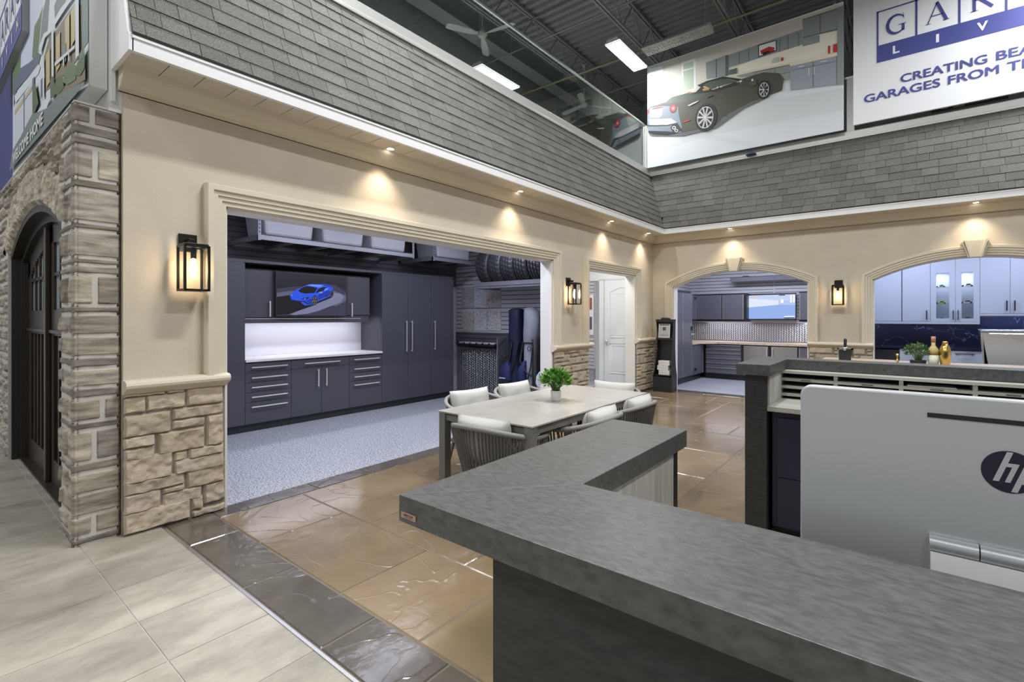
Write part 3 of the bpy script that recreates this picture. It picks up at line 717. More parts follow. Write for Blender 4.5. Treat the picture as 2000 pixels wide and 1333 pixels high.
# wall lanterns. local: +x out of wall, origin on wall at lantern bottom
def lantern(loc,rz,label,W_=.145):
    t=thing('wall_lantern',label,'wall light',(0,0,0),'black glass wall lanterns')
    b=MB(); b.box(0,.02,-.056,.056,.28,.405); b.build('back_plate',m_blackmetal,t,bevel=.003)
    b=MB(); b.box(.02,.09,-.018,.018,.335,.365); b.box(.055,.185,-W_/2,W_/2,.305,.325); b.build('top_bracket',m_blackmetal,t,bevel=.002)
    b=MB(); x0,x1=.055,.185; y0,y1=-W_/2,W_/2; r=.0075
    for x in (x0,x1):
        for y in (y0,y1): b.box(x-r,x+r,y-r,y+r,0,.31)
    for z in (.0,.30):
        for y in (y0,y1): b.box(x0,x1,y-r,y+r,z,z+.014)
        for x in (x0,x1): b.box(x-r,x+r,y0,y1,z,z+.014)
    b.box(x0,x1,y0,y1,.0,.006); b.build('cage',m_blackmetal,t)
    g=MB()
    for y in (y0,y1): g.box(x0+r,x1-r,y-.0015,y+.0015,.014,.30)
    g.box(x1-.0015,x1+.0015,y0+r,y1-r,.014,.30); g.build('glass_pane',m_glass,t)
    b=MB(); b.lathe([(.0,.225),(.018,.225),(.018,.30),(0,.30)],base=((x0+x1)/2,0,0),n=14); b.build('bulb_socket',m_blackmetal,t)
    b=MB(); b.lathe([(.0,.09),(.006,.092),(.016,.11),(.022,.14),(.022,.16),(.014,.20),(.010,.225),(0,.225)],base=((x0+x1)/2,0,0),n=16); b.build('bulb',M('warm_bulb',(1,.8,.5),.3,emis=(1,.72,.42),es=45),t)
    t.location=loc; t.rotation_euler=(0,0,rz); WL[t.name]=Vector(loc)
    d=bpy.data.lights.new('lantern_light','POINT'); d.energy=15; d.color=(1,.74,.46); d.shadow_soft_size=.02
    o=bpy.data.objects.new('lantern_light',d); C.objects.link(o)
    off=Matrix.Rotation(rz,3,'Z')@Vector((.12,0,.155)); o.location=Vector(loc)+off
lantern((XL,1.262,1.595),0,'lit black glass wall lantern on the stucco between stone pillar and wide opening')
lantern((XL,6.265,1.60),0,'lit black glass wall lantern between the wide opening and the white door opening')
lantern((-.82,YB,1.605),-PI/2,'lit black glass wall lantern on the pier between the two arches')
# hall fluorescent fixtures
def fixture(x,y,label=None,rz=0,lit=True,z=6.36,src=[None]):
    t=thing('fluorescent_light',label or 'hanging lit fluorescent fixture','ceiling light',(0,0,0),'fluorescent fixtures under the hall ceiling')
    b=MB(); b.hexa([(-.15,-.61,0.0),(.15,-.61,0),(.15,.61,0),(-.15,.61,0),(-.09,-.61,.07),(.09,-.61,.07),(.09,.61,.07),(-.09,.61,.07)]); b.build('housing',m_alupaint,t)
    if lit: box(-.14,.14,-.60,.60,-.004,-.001).build('diffuser',m_tube,t)
    b=MB()
    for k in range(25): b.box(-.14,.14,-.6+.05*k-.002,-.6+.05*k+.002,-.022,-.005)
    for xx in (-.14,-.045,.045,.14): b.box(xx-.002,xx+.002,-.6,.6,-.022,-.005)
    b.build('louvre',m_alupaint,t)
    for yy in (-.5,.5): MB().tube([(0,yy,.07),(0,yy,ZD-z)],.004,5).build('hanger_wire',m_alum,t)
    t.location=(x,y,z); t.rotation_euler=(0,0,rz); WL[t.name]=Vector((x,y,z)); return t
fixture(*HALL[0],'lit fluorescent fixture hanging left of the car billboard')
fixture(*HALL[1],'lit fluorescent fixture seen low through the glass railing below a ceiling fan')
for h in HALL[2:]: fixture(*h,'lit fluorescent fixture hanging over the showroom floor outside the picture')
fixture(-3.2,8.75,'unlit louvred fluorescent fixture hanging above the top edge of the car billboard',PI/2,False,z=6.40)
# ceiling fans
def fan(loc,ang,label):
    t=thing('ceiling_fan',label,'ceiling fan',(0,0,0),'white ceiling fans')
    wm=pc('fan_white',(.40,.40,.38))
    MB().tube([(0,0,.06),(0,0,ZD-loc[2]-.05)],.014,8).build('down_rod',wm,t)
    MB().lathe([(0,-.07),(.06,-.065),(.09,-.03),(.09,.02),(.06,.05),(.03,.07),(.03,.12),(.02,.13),(0,.13)],n=20).build('motor_housing',wm,t)
    MB().lathe([(0,ZD-loc[2]-.12),(.02,ZD-loc[2]-.12),(.05,ZD-loc[2]-.04),(.05,ZD-loc[2]-.02),(0,ZD-loc[2]-.02)],n=16).build('canopy',wm,t)
    for k in range(3):
        b=MB(); A=ang+k*2*PI/3; sec=[]
        for r,w in ((.09,.03),(.15,.035),(.22,.055),(.45,.068),(.62,.07),(.68,.055),(.705,.02)):
            z=-.02-.03*(r-.1)
            sec.append([(r,-w,z-.012),(r,w,z+.014),(r,w,z+.020),(r,-w,z-.006)])
        b.loft(sec,0,None,True,False); b.xf(Matrix.Rotation(A,4,'Z')); b.build('fan_blade',wm,t)
    t.location=loc; WL[t.name]=Vector(loc)
fan(tuple(P(942,66,z=6.62)),.1,'white three blade ceiling fan hanging above the railing, the nearer of two')
fan(tuple(P(1141,204,z=6.60)),.9,'white three blade ceiling fan seen through railing glass beside the car billboard')
# ================================================================== BILLBOARDS
YBB=9.44
def bbpos(u,v,h): return P(u,v,y=YBB-.03)+Vector((0,-h,0))
x0,x1=P(1265.5,300,y=YBB).x,P(1648,200,y=YBB).x; z0=P(1265.5,329,y=YBB).z; z1=P(1265.5,132,y=YBB).z
bb=thing('billboard','hanging billboard photo of a dark convertible in a grey cabinet garage','billboard',(x0,YBB,z0))
box(x0,x1,YBB-.029,YBB+.01,z0,z1).build('panel',m_white,bb)
Z2=lambda pts:zs(2.6316,1240,0,pts)
Z3=lambda pts:zs(5.333,1250,80,pts)
names=['print_wall_cream','print_floor_pale','print_window_white','print_cabinet_grey','print_cabinet_dark','print_worktop_cream','print_splash_cream','print_car_olive','print_car_dark','print_car_blue','print_red','print_tyre','print_rim','print_tan','print_cabinet_blue','print_floor_light','print_foliage','print_glass','print_chrome']
cols=[(.62,.60,.53),(.60,.62,.63),(.78,.82,.80),(.27,.30,.30),(.12,.13,.13),(.75,.68,.50),(.82,.78,.66),(.065,.062,.045),(.022,.022,.02),(.17,.20,.25),(.50,.03,.03),(.012,.012,.013),(.50,.50,.52),(.50,.26,.10),(.30,.33,.38),(.66,.68,.72),(.45,.52,.42),(.07,.09,.07),(.6,.6,.6)]
mm=[pc(n,c) for n,c in zip(names,cols)]
def ell(cx_,cy_,rx,ry,rot=0,n=20,a0=0,a1=2*PI):
    out=[]
    for i in range(n):
        a=a0+(a1-a0)*i/n; x=rx*math.cos(a); y=ry*math.sin(a); out.append((cx_+x*math.cos(rot)-y*math.sin(rot),cy_+x*math.sin(rot)+y*math.cos(rot)))
    return out
polys=[(0,[(1265.6,132.5),(1647.8,5.5),(1647.8,254),(1265.6,328.5)]),
 (15,[(1265.6,232),(1390,215),(1500,160),(1647.8,168),(1647.8,254),(1265.6,328.5)]),
 (1,[(1265.6,262),(1330,268),(1480,200),(1647.8,172),(1647.8,215),(1400,262),(1265.6,300)]),
 (16,Z2([(66,350),(148,338),(150,520),(66,560)])),(2,Z2([(70,352),(144,340),(146,400),(70,420)])),(2,Z2([(240,320),(312,300),(314,460),(243,478)])),(16,Z2([(248,330),(302,314),(304,455),(250,468)])),(2,Z2([(246,360),(304,345),(304,352),(246,367)])),
 (6,Z2([(480,360),(1040,140),(1040,290),(800,320),(520,380)])),
 (3,Z2([(365,322),(470,284),(470,390),(420,400),(368,408)])),(4,Z2([(465,286),(482,282),(482,388),(466,394)])),
 (3,Z2([(482,283),(862,150),(862,230),(482,348)])),(3,Z2([(862,100),(1074,30),(1074,150),(864,196)])),(3,Z2([(862,195),(950,180),(950,218),(862,240)])),
 (4,Z2([(863,100),(1041,46),(1041,50),(863,104)])),(4,Z2([(863,192),(1041,148),(1041,153),(863,197)])),(4,Z2([(950,78),(955,76),(955,172),(950,173)])),
 (4,Z2([(536,268),(539,267),(539,330),(536,331)])),(4,Z2([(584,250),(587,249),(587,316),(584,317)])),(4,Z2([(744,200),(747,199),(747,268),(744,269)])),(4,Z2([(786,184),(789,183),(789,256),(786,257)])),(4,Z2([(840,168),(843,167),(843,238),(840,239)])),(4,Z2([(416,305),(419,304),(419,400),(416,401)])),
 (11,Z2([(634,232),(728,206),(729,262),(635,296)])),(2,Z2([(638,236),(724,211),(725,258),(639,290)])),(10,Z2([(645,262),(690,240),(720,245),(715,262),(680,278),(650,280)])),(11,Z2([(655,272),(690,262),(700,268),(660,284)])),
 (3,Z2([(520,388),(800,335),(800,410),(700,425),(640,385),(540,400)])),(4,Z2([(600,372),(800,334),(800,337),(600,376)])),(4,Z2([(690,392),(798,370),(798,373),(690,396)])),(4,Z2([(620,368),(623,368),(623,386),(620,388)])),(4,Z2([(720,350),(723,349),(723,420),(720,421)])),
 (5,Z2([(500,386),(1040,272),(1040,284),(800,330),(520,390)])),(14,Z2([(798,338),(1040,284),(1074,276),(1074,434),(1040,436),(800,466)])),(3,Z2([(1041,40),(1074,30),(1074,434),(1041,438)])),
 (5,Z2([(790,326),(1030,276),(1042,288),(800,342)])),
 (4,Z2([(915,318),(919,317),(919,452),(915,452)])),(4,Z2([(806,362),(1030,316),(1030,319),(806,365)])),(4,Z2([(1036,290),(1039,290),(1039,438),(1036,438)])),(2,Z2([(893,350),(896,349),(896,388),(893,388)])),(2,Z2([(920,345),(923,344),(923,384),(920,384)])),(2,Z2([(842,344),(870,338),(870,341),(842,347)])),(2,Z2([(955,318),(985,312),(985,315),(955,321)])),
 (10,Z2([(993,238),(1004,236),(1004,276),(993,278)])),(5,Z2([(1006,234),(1016,232),(1016,273),(1006,275)])),(10,Z2([(1020,230),(1040,226),(1040,268),(1020,272)])),(4,Z2([(485,362),(525,350),(525,378),(485,386)])),(16,Z2([(700,325),(715,300),(740,295),(745,318)])),(10,Z2([(752,298),(764,296),(764,314),(752,316)])),
 # car: shadow, body
 (4,Z2([(70,690),(250,680),(420,640),(560,520),(700,470),(690,500),(560,560),(420,660),(250,700),(90,700)])),
 (7,Z3([(80,720),(110,690),(270,640),(400,580),(560,540),(700,525),(860,500),(1020,440),(1060,400),(1190,360),(1290,330),(1450,340),(1500,400),(1480,520),(1200,620),(1000,720),(860,800),(800,880),(560,940),(300,975),(90,960),(80,900)])),
 (7,Z2([(560,410),(610,392),(660,384),(690,400),(698,440),(690,490),(640,512),(560,535),(430,600),(330,660),(300,560),(480,470)])),
 (17,Z3([(250,660),(330,590),(480,550),(660,525),(820,520),(640,580),(470,640)])),
 (8,Z3([(600,465),(700,420),(870,375),(1060,400),(1035,425),(900,395),(700,440),(640,480),(760,515),(1000,430),(1010,460),(760,520),(620,480)])),
 (17,Z3([(660,470),(720,430),(880,395),(1020,425),(900,450),(740,500)])),
 (8,Z3([(640,480),(760,512),(1010,436),(1030,456),(800,530),(560,560),(600,520)])),(13,Z3([(650,510),(680,488),(730,492),(720,515),(660,524)])),(13,Z3([(485,545),(515,532),(545,538),(530,550)])),
 (18,Z3([(800,486),(815,474),(820,494),(806,498)])),(18,Z3([(836,480),(852,466),(854,486),(842,490)])),(18,Z3([(1030,425),(1050,412),(1068,420),(1050,440)])),
 (17,Z3([(800,585),(850,570),(910,556),(870,582),(820,590)])),
 (9,Z3([(80,740),(110,700),(250,682),(400,688),(410,780),(440,900),(430,960),(300,975),(90,950),(82,880)])),
 (16,Z3([(130,715),(240,692),(230,780),(200,805),(105,800)])),(10,Z3([(130,710),(180,696),(245,690),(240,702),(135,720)])),
 (18,Z3([(100,820),(330,812),(385,850),(290,878),(105,885)])),(2,Z3([(150,825),(208,822),(206,880),(148,882)])),
 (8,Z3([(85,880),(290,878),(400,858),(400,866),(290,890),(86,892)])),
 (8,Z3([(320,905),(345,875),(400,868),(440,930),(400,955),(345,955)])),(18,Z3(ell(358,908,20,18))),(18,Z3(ell(382,938,20,16))),(8,Z3(ell(358,908,12,10))),(8,Z3(ell(382,938,12,9))),
 (11,Z3([(90,940),(290,945),(400,960),(290,980),(160,975),(95,962)])),
 (8,Z3(ell(350,708,36,46,.2))),(10,Z3(ell(350,706,30,40,.2))),(2,Z3(ell(350,706,10,14,.2))),(10,Z3([(446,848),(530,820),(520,835),(450,855)])),(10,Z3([(80,735),(100,720),(98,745),(82,775)])),
 (8,Z3(ell(690,800,112,150,.25,24))),(11,Z3(ell(686,804,98,138,.25,24))),(18,Z3(ell(684,802,82,116,.25,24))),(11,Z3(ell(684,802,76,108,.25,24)))]
for k in range(10):
    a=2*PI*k/10; polys.append((12,Z3([(684+6*math.cos(a+1.57),802+8*math.sin(a+1.57)),(684+80*math.cos(a+.10),802+112*math.sin(a+.10)),(684+80*math.cos(a-.10),802+112*math.sin(a-.10)),(684-6*math.cos(a+1.57),802-8*math.sin(a+1.57))])))
polys += [(5,Z3(ell(684,800,9,11))),(11,Z2(ell(664,464,32,48,.15))),(12,Z2(ell(665,464,25,38,.15))),(11,Z2(ell(665,464,22,34,.15)))]
for k in range(8):
    a=2*PI*k/8; polys.append((12,Z2([(665,462),(665+24*math.cos(a+.12),464+37*math.sin(a+.12)),(665+24*math.cos(a-.12),464+37*math.sin(a-.12)),(666,466)])))
polys += [(5,Z2(ell(665,464,3,4))),(5,Z2([(600,412),(610,408),(612,420),(604,424)])),(17,Z2([(580,435),(625,410),(628,440),(600,445)])),
  (18,Z3([(500,680),(560,650),(620,625),(600,645),(520,684)])),(17,Z3([(690,590),(740,560),(760,575),(700,600)]))]
art('convertible_print',polys,bbpos,mm,bb,step=.0003)
for u_ in (1279,1630):
    b=MB(); x=P(u_,100,y=YBB).x; b.tube([(x,YBB-.01,z1-.005),(x,YBB-.01,ZD-.7)],.004,5); b.box(x-.02,x+.02,YBB-.02,YBB,z1-.03,z1+.02)
    b.build('hanger_wire',m_alum,bb)
# second
x0,x1=P(1667,200,y=YBB).x,2.66; z0=P(1667,246,y=YBB).z; z1=z0+2.05
bb=thing('billboard','white hanging billboard with navy GARAGE LIVING logo and slogan','billboard',(x0,YBB,z0))
box(x0,x1,YBB-.029,YBB+.01,z0,z1).build('panel',m_paper,bb)
def q2(a,b_): u_,v_=Z2([(a,b_)])[0]; return P(u_,v_,y=YBB-.03)
X0=q2(1243,240).x; X1=q2(1447,180).x; cw=(X1-X0); zb0=q2(1243,325).z; zb1=q2(1250,236).z; zt=q2(1243,62).z
b=MB(); yy=YBB-.0305
nC=6; XE=X0+cw*nC
b.box(X0,XE,yy-.002,yy,zb0,zb1,0); b.box(X0,XE,yy-.002,yy,zt-.02,zt,0)
for k in range(nC+1): b.box(X0+cw*k-(0 if k==0 else .012),X0+cw*k+(.022 if k==0 else .012),yy-.002,yy,zb1,zt,0)
def srf(a,b_,hh=0): return (a,yy-.003,b_)
# serif-like letters drawn with strokes of two weights
def stroke(mb,pts,ws,x,z,w,h,m=0,yo=.003):
    n=len(pts); L_=[];R_=[]
    for i,(a,c) in enumerate(pts):
        d=Vector((pts[min(i+1,n-1)][0]-pts[max(i-1,0)][0],pts[min(i+1,n-1)][1]-pts[max(i-1,0)][1])).normalized(); nn=Vector((-d.y,d.x))*ws[i]/2
        L_.append((x+(a+nn.x)*w,yy-yo,z+(c+nn.y)*h)); R_.append((x+(a-nn.x)*w,yy-yo,z+(c-nn.y)*h))
    mb.add(L_+R_,[(i,i+1,n+i+1,n+i) for i in range(n-1)],m)
def arc(cx_,cy_,rx,ry,a0,a1,n=20): return [(cx_+rx*math.cos(math.radians(a0+(a1-a0)*i/n)),cy_+ry*math.sin(math.radians(a0+(a1-a0)*i/n))) for i in range(n+1)]
def letter(mb,ch,x,z,w,h):
    if ch=='G':
        p=arc(.52,.5,.44,.46,42,318,28); stroke(mb,p,[.05+.12*abs(math.sin((i/28)*PI)) for i in range(29)],x,z,w,h)
        stroke(mb,[(.84,.10),(.84,.44)],[.13,.13],x,z,w,h); stroke(mb,[(.62,.44),(.98,.44)],[.035,.035],x,z,w,h); stroke(mb,[(.84,.98),(.86,.72)],[.02,.05],x,z,w,h)
    if ch=='A':
        stroke(mb,[(.06,.02),(.5,1.0)],[.05,.05],x,z,w,h); stroke(mb,[(.47,1.0),(.90,.02)],[.15,.15],x,z,w,h); stroke(mb,[(.22,.36),(.74,.36)],[.045,.045],x,z,w,h)
        stroke(mb,[(-.04,.015),(.2,.015)],[.03,.03],x,z,w,h); stroke(mb,[(.74,.015),(1.04,.015)],[.03,.03],x,z,w,h)
    if ch=='R':
        stroke(mb,[(.17,0),(.17,1)],[.13,.13],x,z,w,h); stroke(mb,[(.17,.97)]+arc(.45,.74,.26,.23,90,-90,12)+[(.17,.51)],[.04]*2+[.06+.08*math.sin(PI*i/12) for i in range(13)][1:]+[.04],x,z,w,h)
        stroke(mb,[(.42,.52),(.92,.02)],[.14,.14],x,z,w,h); stroke(mb,[(.02,.015),(.32,.015)],[.03,.03],x,z,w,h); stroke(mb,[(.02,.985),(.3,.985)],[.03,.03],x,z,w,h)
    if ch=='E':
        stroke(mb,[(.2,0),(.2,1)],[.13,.13],x,z,w,h)
        for zz,l in ((.98,.85),(.52,.7),(.02,.88)): stroke(mb,[(.06,zz),(l,zz)],[.05,.05],x,z,w,h)
for k,ch_ in enumerate('GARAGE'):
    letter(b,ch_,X0+cw*k+cw*.24,zb1+(zt-zb1)*.20,cw*.52,(zt-zb1)*.56)
for k,ch_ in enumerate('LIVING'):
    ww={'I':.07,'L':.17,'V':.24,'N':.24,'G':.24}[ch_]*cw; c0=X0+cw*(k+.5)
    put_text(b,ch_,lambda a,q,h=0:(a,yy-.004,q),c0-ww/2,c0+ww/2,zb0+(zb1-zb0)*.28,zb0+(zb1-zb0)*.74,1,bold=.03)
# slogan: each word thickened by four close copies
c0=q2(1365,428); c1=q2(1812,327)
hh=q2(1382,385).z-q2(1382,428).z; wC=c1.x-c0.x; dd=hh*.035
g0=q2(1178,532); cB=q2(1857,0).x; tx=q2(1912,370).x
for wd,xa0,xa1,zz_ in (('CREATING',c0.x,c1.x,c0.z),('BEAUTIFUL',cB,cB+wC*1.12,c0.z),('GARAGES',g0.x,q2(1570,440).x,g0.z),('FROM',q2(1609,436).x,q2(1872,370).x,g0.z),('THE',tx,tx+.40,g0.z)):
    for k,(ox,oz) in enumerate(((-1,-1),(1,-1),(-1,1),(1,1))):
        put_text(b,wd,lambda a,q,h=0:(a+ox*dd,yy-.003-.0004*k,q+oz*dd*.7),xa0+dd,xa1-dd,zz_+dd*.7,zz_+hh-dd*.7,0,bold=0)
b.build('logo_print',[m_ink,m_paper],bb,recalc=False)
for x in (x0+.1,x1-.1): MB().tube([(x,YBB-.01,z1-.005),(x,YBB-.01,ZD-.7)],.004,5).build('hanger_wire',m_alum,bb)
# small blue oval label low under the first billboard + framed photo behind second
p=P(1468,293,y=YBB+.12)
tag(MB().lathe([(0,0),(.07,0),(.085,.01),(.085,.02),(.06,.03),(0,.03)],base=(p.x,YO+D-.075,Z1+.0215),n=20).build('cable_coil',pc('dull_blue',(.05,.08,.16))),'small dark blue coil lying on the ledge under the car billboard','cable coil')
pr=thing('leaning_picture','black and white picture print leaning on the ledge under the logo billboard','picture',(.3,9.52,Z1+.126))
X0=P(1819,0,y=9.5).x; X1=P(1970,0,y=9.5).x
box(X0,X1,9.515,9.535,Z1+.127,Z1+.75).build('backing',m_black,pr)
b=MB(); rr=random.Random(5)
for k in range(60):
    x=rr.uniform(X0+.02,X1-.2); z=rr.uniform(Z1+.13,Z1+.7); w=rr.uniform(.04,.18); t=rr.uniform(.2,1)
    b.box(x,x+w,9.512-k*.0001,9.5145,z,z+.03,0,(t,t,t))
b.build('photo_print',M('print_greys',(.6,.6,.6),.5,tint=True),pr)
# ================================================================== GARAGE BAY BEHIND THE WIDE OPENING
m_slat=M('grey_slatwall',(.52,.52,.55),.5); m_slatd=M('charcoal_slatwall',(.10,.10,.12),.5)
m_handle=M('satin_nickel',(.86,.86,.86),.3,.7)
m_plate=M('diamond_plate_metal',(.55,.55,.56),.28,1)
m_ptd=M('grey_wall_paint',(.50,.50,.53),.7)
XW=-6.82
def sbuild(w,name,mats):
    n=len(mats); w.m=[n if q==9 else q for q in w.m]; return w.build(name,mats+[GROOVE[0]])
GROOVE=[M('groove_shadow_gap',(.05,.05,.06),.7)]
def slats(mb,fn,a0,a1,z0,z1,pitch=.076,m=0):
    z=z0; k=len(GROOVE)
    while z<z1-.01:
        z2=min(z+pitch,z1)
        for (p,q,h0,h1,mi) in ((z+.006,z2-.006,.0,.013,m),(z2-.006,min(z2+.006,z1),.0,.003,9)):
            A,B_=fn(a0,p,h0),fn(a1,q,h1); mb.box(A[0],B_[0],A[1],B_[1],A[2],B_[2],mi)
        z=z2
w=MB()
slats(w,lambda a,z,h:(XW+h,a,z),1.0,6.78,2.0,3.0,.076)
w.box(XW-.05,XW,1.0,6.78,0,3.0,1)
w.add([],[])
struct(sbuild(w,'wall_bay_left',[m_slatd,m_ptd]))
struct(box(XW,XL-TW,.93,1.0,0,3.0).build('wall_bay_front',m_ptd))
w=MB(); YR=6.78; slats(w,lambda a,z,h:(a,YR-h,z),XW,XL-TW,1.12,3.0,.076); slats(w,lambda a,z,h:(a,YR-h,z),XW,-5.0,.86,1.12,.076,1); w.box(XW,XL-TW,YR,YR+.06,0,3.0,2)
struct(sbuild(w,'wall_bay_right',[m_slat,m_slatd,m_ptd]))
struct(box(XW,XL-TW,.93,9.47,3.0,3.05).build('ceiling_bay',m_ptd))
# ---- cabinet kit . frame: FR(kind, plane) maps (along a, outward b, z)
class FR:
    def __init__(s,k,p): s.k=k; s.p=p
    def pt(s,a,b,z): return Vector((s.p+b,a,z)) if s.k=='x' else Vector((a,s.p-b,z))
    def box(s,mb,a0,a1,b0,b1,z0,z1,m=0):
        p=s.pt(a0,b0,z0); q=s.pt(a1,b1,z1); return mb.box(p.x,q.x,p.y,q.y,z0,z1,m)
def cabinet(fr,name,label,cat,a0,a1,depth,z0,z1,fronts,mb_=None,mf=None,mh=None,toe=.1,group=None,mtoe=None,hl=.6,frame=None):
    mb_=mb_ or m_cab; mf=mf or m_cab; mh=mh or m_handle
    t=thing(name,label,cat,tuple(fr.pt((a0+a1)/2,-depth/2,z0)),group)
    b=MB(); fr.box(b,a0+.001,a1-.001,-depth,-.022,z0+toe,z1); b.build('carcass',mb_,t)
    if toe: b=MB(); fr.box(b,a0+.001,a1-.001,-depth,-.07,z0,z0+toe); b.build('toe_kick',mtoe or m_cabt,t)
    for f in fronts:
        kind,x0,x1,c0,c1,hd=f[:6]
        g=.0022; b=MB(); fr.box(b,x0+g,x1-g,-.0205,0,c0+g,c1-g)
        if frame:   # aluminium edged or shaker frame
            e,fm=frame
        d=b.build(kind,mf,t,bevel=.0015)
        if frame:
            q=MB()
            for s_ in ((x0+g,x0+g+e),(x1-g-e,x1-g)): fr.box(q,s_[0],s_[1],.0005,.006,c0+g,c1-g)
            q.build('edge_strip',fm,d)
        if hd:
            h=MB(); o,ha,hz,L=hd   # orientation, position along, z, length
            if o=='h':
                fr.box(h,ha-L/2,ha+L/2,.028,.038,hz-.007,hz+.007)
                for s_ in (-1,1): fr.box(h,ha+s_*(L/2-.03)-.008,ha+s_*(L/2-.03)+.008,.0005,.028,hz-.006,hz+.006)
            else:
                fr.box(h,ha-.008,ha+.008,.028,.038,hz-L/2,hz+L/2)
                for s_ in (-1,1): fr.box(h,ha-.007,ha+.007,.0005,.028,hz+s_*(L/2-.02)-.008,hz+s_*(L/2-.02)+.008)
            h.build('handle',mh,d,bevel=.001)
    return t
XF=-6.25; bay=FR('x',XF); dep=XF-XW-.035
Y=lambda u:ya(u,XF)
ZV=lambda u,v:P(u,v,x=XF).z
yA,yB,yC,yD_,yE_,yF_,yG_,yH_=[Y(u) for u in (441,479,569,682.5,746,797,841.5,886)]
ztop=2.085
cabinet(bay,'tall_cabinet','tall plain slate grey cabinet at the near end of the garage bay run','cabinet',yA-.35,yB,dep,0,ztop,[('door',yA-.33,yB,.1,ztop-.01,None)])
def ct(k): return ZV(480,k)
zr=[ZV(480,v) for v in (711,731,750,769,788.5,826.5)]
zt_=.862
rows=[zt_-.012]+[zr[i] for i in range(1,5)]+[.1]
def drawers(a0,a1,rows):
    out=[]
    for i in range(len(rows)-1):
        out.append(('drawer',a0,a1,rows[i+1],rows[i],('h',(a0+a1)/2,rows[i]-.055,(a1-a0)*.78)))
    return out
cabinet(bay,'drawer_unit','slate grey base unit with five drawers under the near end of the worktop','cabinet',yB,yC,dep,0,zt_,drawers(yB,yC,rows))
zd=ZV(570,722.5); mid_=Y(628)
cabinet(bay,'base_cabinet','slate grey base cabinet with one wide drawer over two doors below the screen','cabinet',yC,yD_,dep,0,zt_,
   [('drawer',yC,yD_,zd,zt_-.012,('h',(yC+yD_)/2,(zd+zt_)/2,.52)),('door',yC,mid_,.1,zd,('v',mid_-.06,zd-.14,.24)),('door',mid_,yD_,.1,zd,('v',mid_+.06,zd-.14,.24))])
rows=[zt_-.012]+[ZV(684,v) for v in (714.5,730,746)]+[.1]
cabinet(bay,'drawer_unit','slate grey base unit with three shallow drawers and one deep drawer beside the tall cabinets','cabinet',yD_,yE_,dep,0,zt_,drawers(yD_,yE_,rows))
hz=ZV(795,657)
cabinet(bay,'tall_cabinet','tall slate grey cabinet with two doors and paired long handles','cabinet',yE_,yG_,dep,0,ztop,
   [('door',yE_,yF_,.1,ztop-.01,('v',yF_-.05,hz,.50)),('door',yF_,yG_,.1,ztop-.01,('v',yF_+.06,hz,.50))])
cabinet(bay,'tall_cabinet','tall slate grey cabinet with a single door, last before the striped slat wall','cabinet',yG_,yH_,dep,0,ztop,[('door',yG_,yH_,.1,ztop-.01,('v',yG_+.07,hz,.50))])
tag(box(XW+.03,XF+.02,yB+.002,yE_-.002,zt_,zt_+.03).build('worktop',m_wtop,bevel=.002),'pale worktop over the slate grey drawer units in the garage bay','worktop')
zu=1.395; zt2=2.03; up=FR('x',-6.42)
tag(box(XW+.014,XW+.028,yB+.003,yE_-.003,zt_+.031,zu-.002).build('splash_panel',m_splash),'white lit splash panel between worktop and wall cabinets in the garage bay','panel')
YU=lambda u:ya(u,-6.42)
ua,ub,uc,ud=yB,YU(533),YU(679),yE_-.10
cabinet(up,'wall_cabinet','slate grey wall cabinet with vertical handle, near side of the blue car screen','cabinet',ua,ub,.37,zu,zt2,[('door',ua,ub,zu+.015,zt2,('v',ub-.05,1.52,.2))],toe=0)
cabinet(up,'wall_cabinet','slate grey wall cabinet with a flap carrying the blue car screen','cabinet',ub,uc,.37,zu,zt2,[('flap',ub,uc,zu+.05,zt2,('h',(ub+uc)/2+.03,zu+.085,.52))],toe=0)
cabinet(up,'wall_cabinet','slate grey wall cabinet with vertical handle, far side of the blue car screen','cabinet',uc,ud,.37,zu,zt2,[('door',uc,ud,zu+.05,zt2,('v',uc+.055,1.52,.2))],toe=0)
tag(MB().box(XW+.03,XF-.02,yA-.3,yH_,ztop+.001,ztop+.035).build('top_filler',m_cab),'slate grey filler board running along the top of the tall cabinets','board')
tag(box(-6.455,-6.422,ua,ud,zu-.058,zu-.001).build('light_pelmet',m_cab),'slate grey pelmet board hiding the led strip under the wall cabinets','board')
area('under_cabinet_strip',(-6.60,(ua+ud)/2,zu-.03),.03,3.6,(.80,.84,1.0),sy=ud-ua-.1)
b=box(-6.62,-6.58,ua+.05,ud-.05,zu-.020,zu-.001); tag(b.build('led_strip',M('led_strip_lens',(1,1,1),.4,emis=(.85,.88,1),es=4)),'lit led strip under the wall cabinets of the garage bay','light strip')
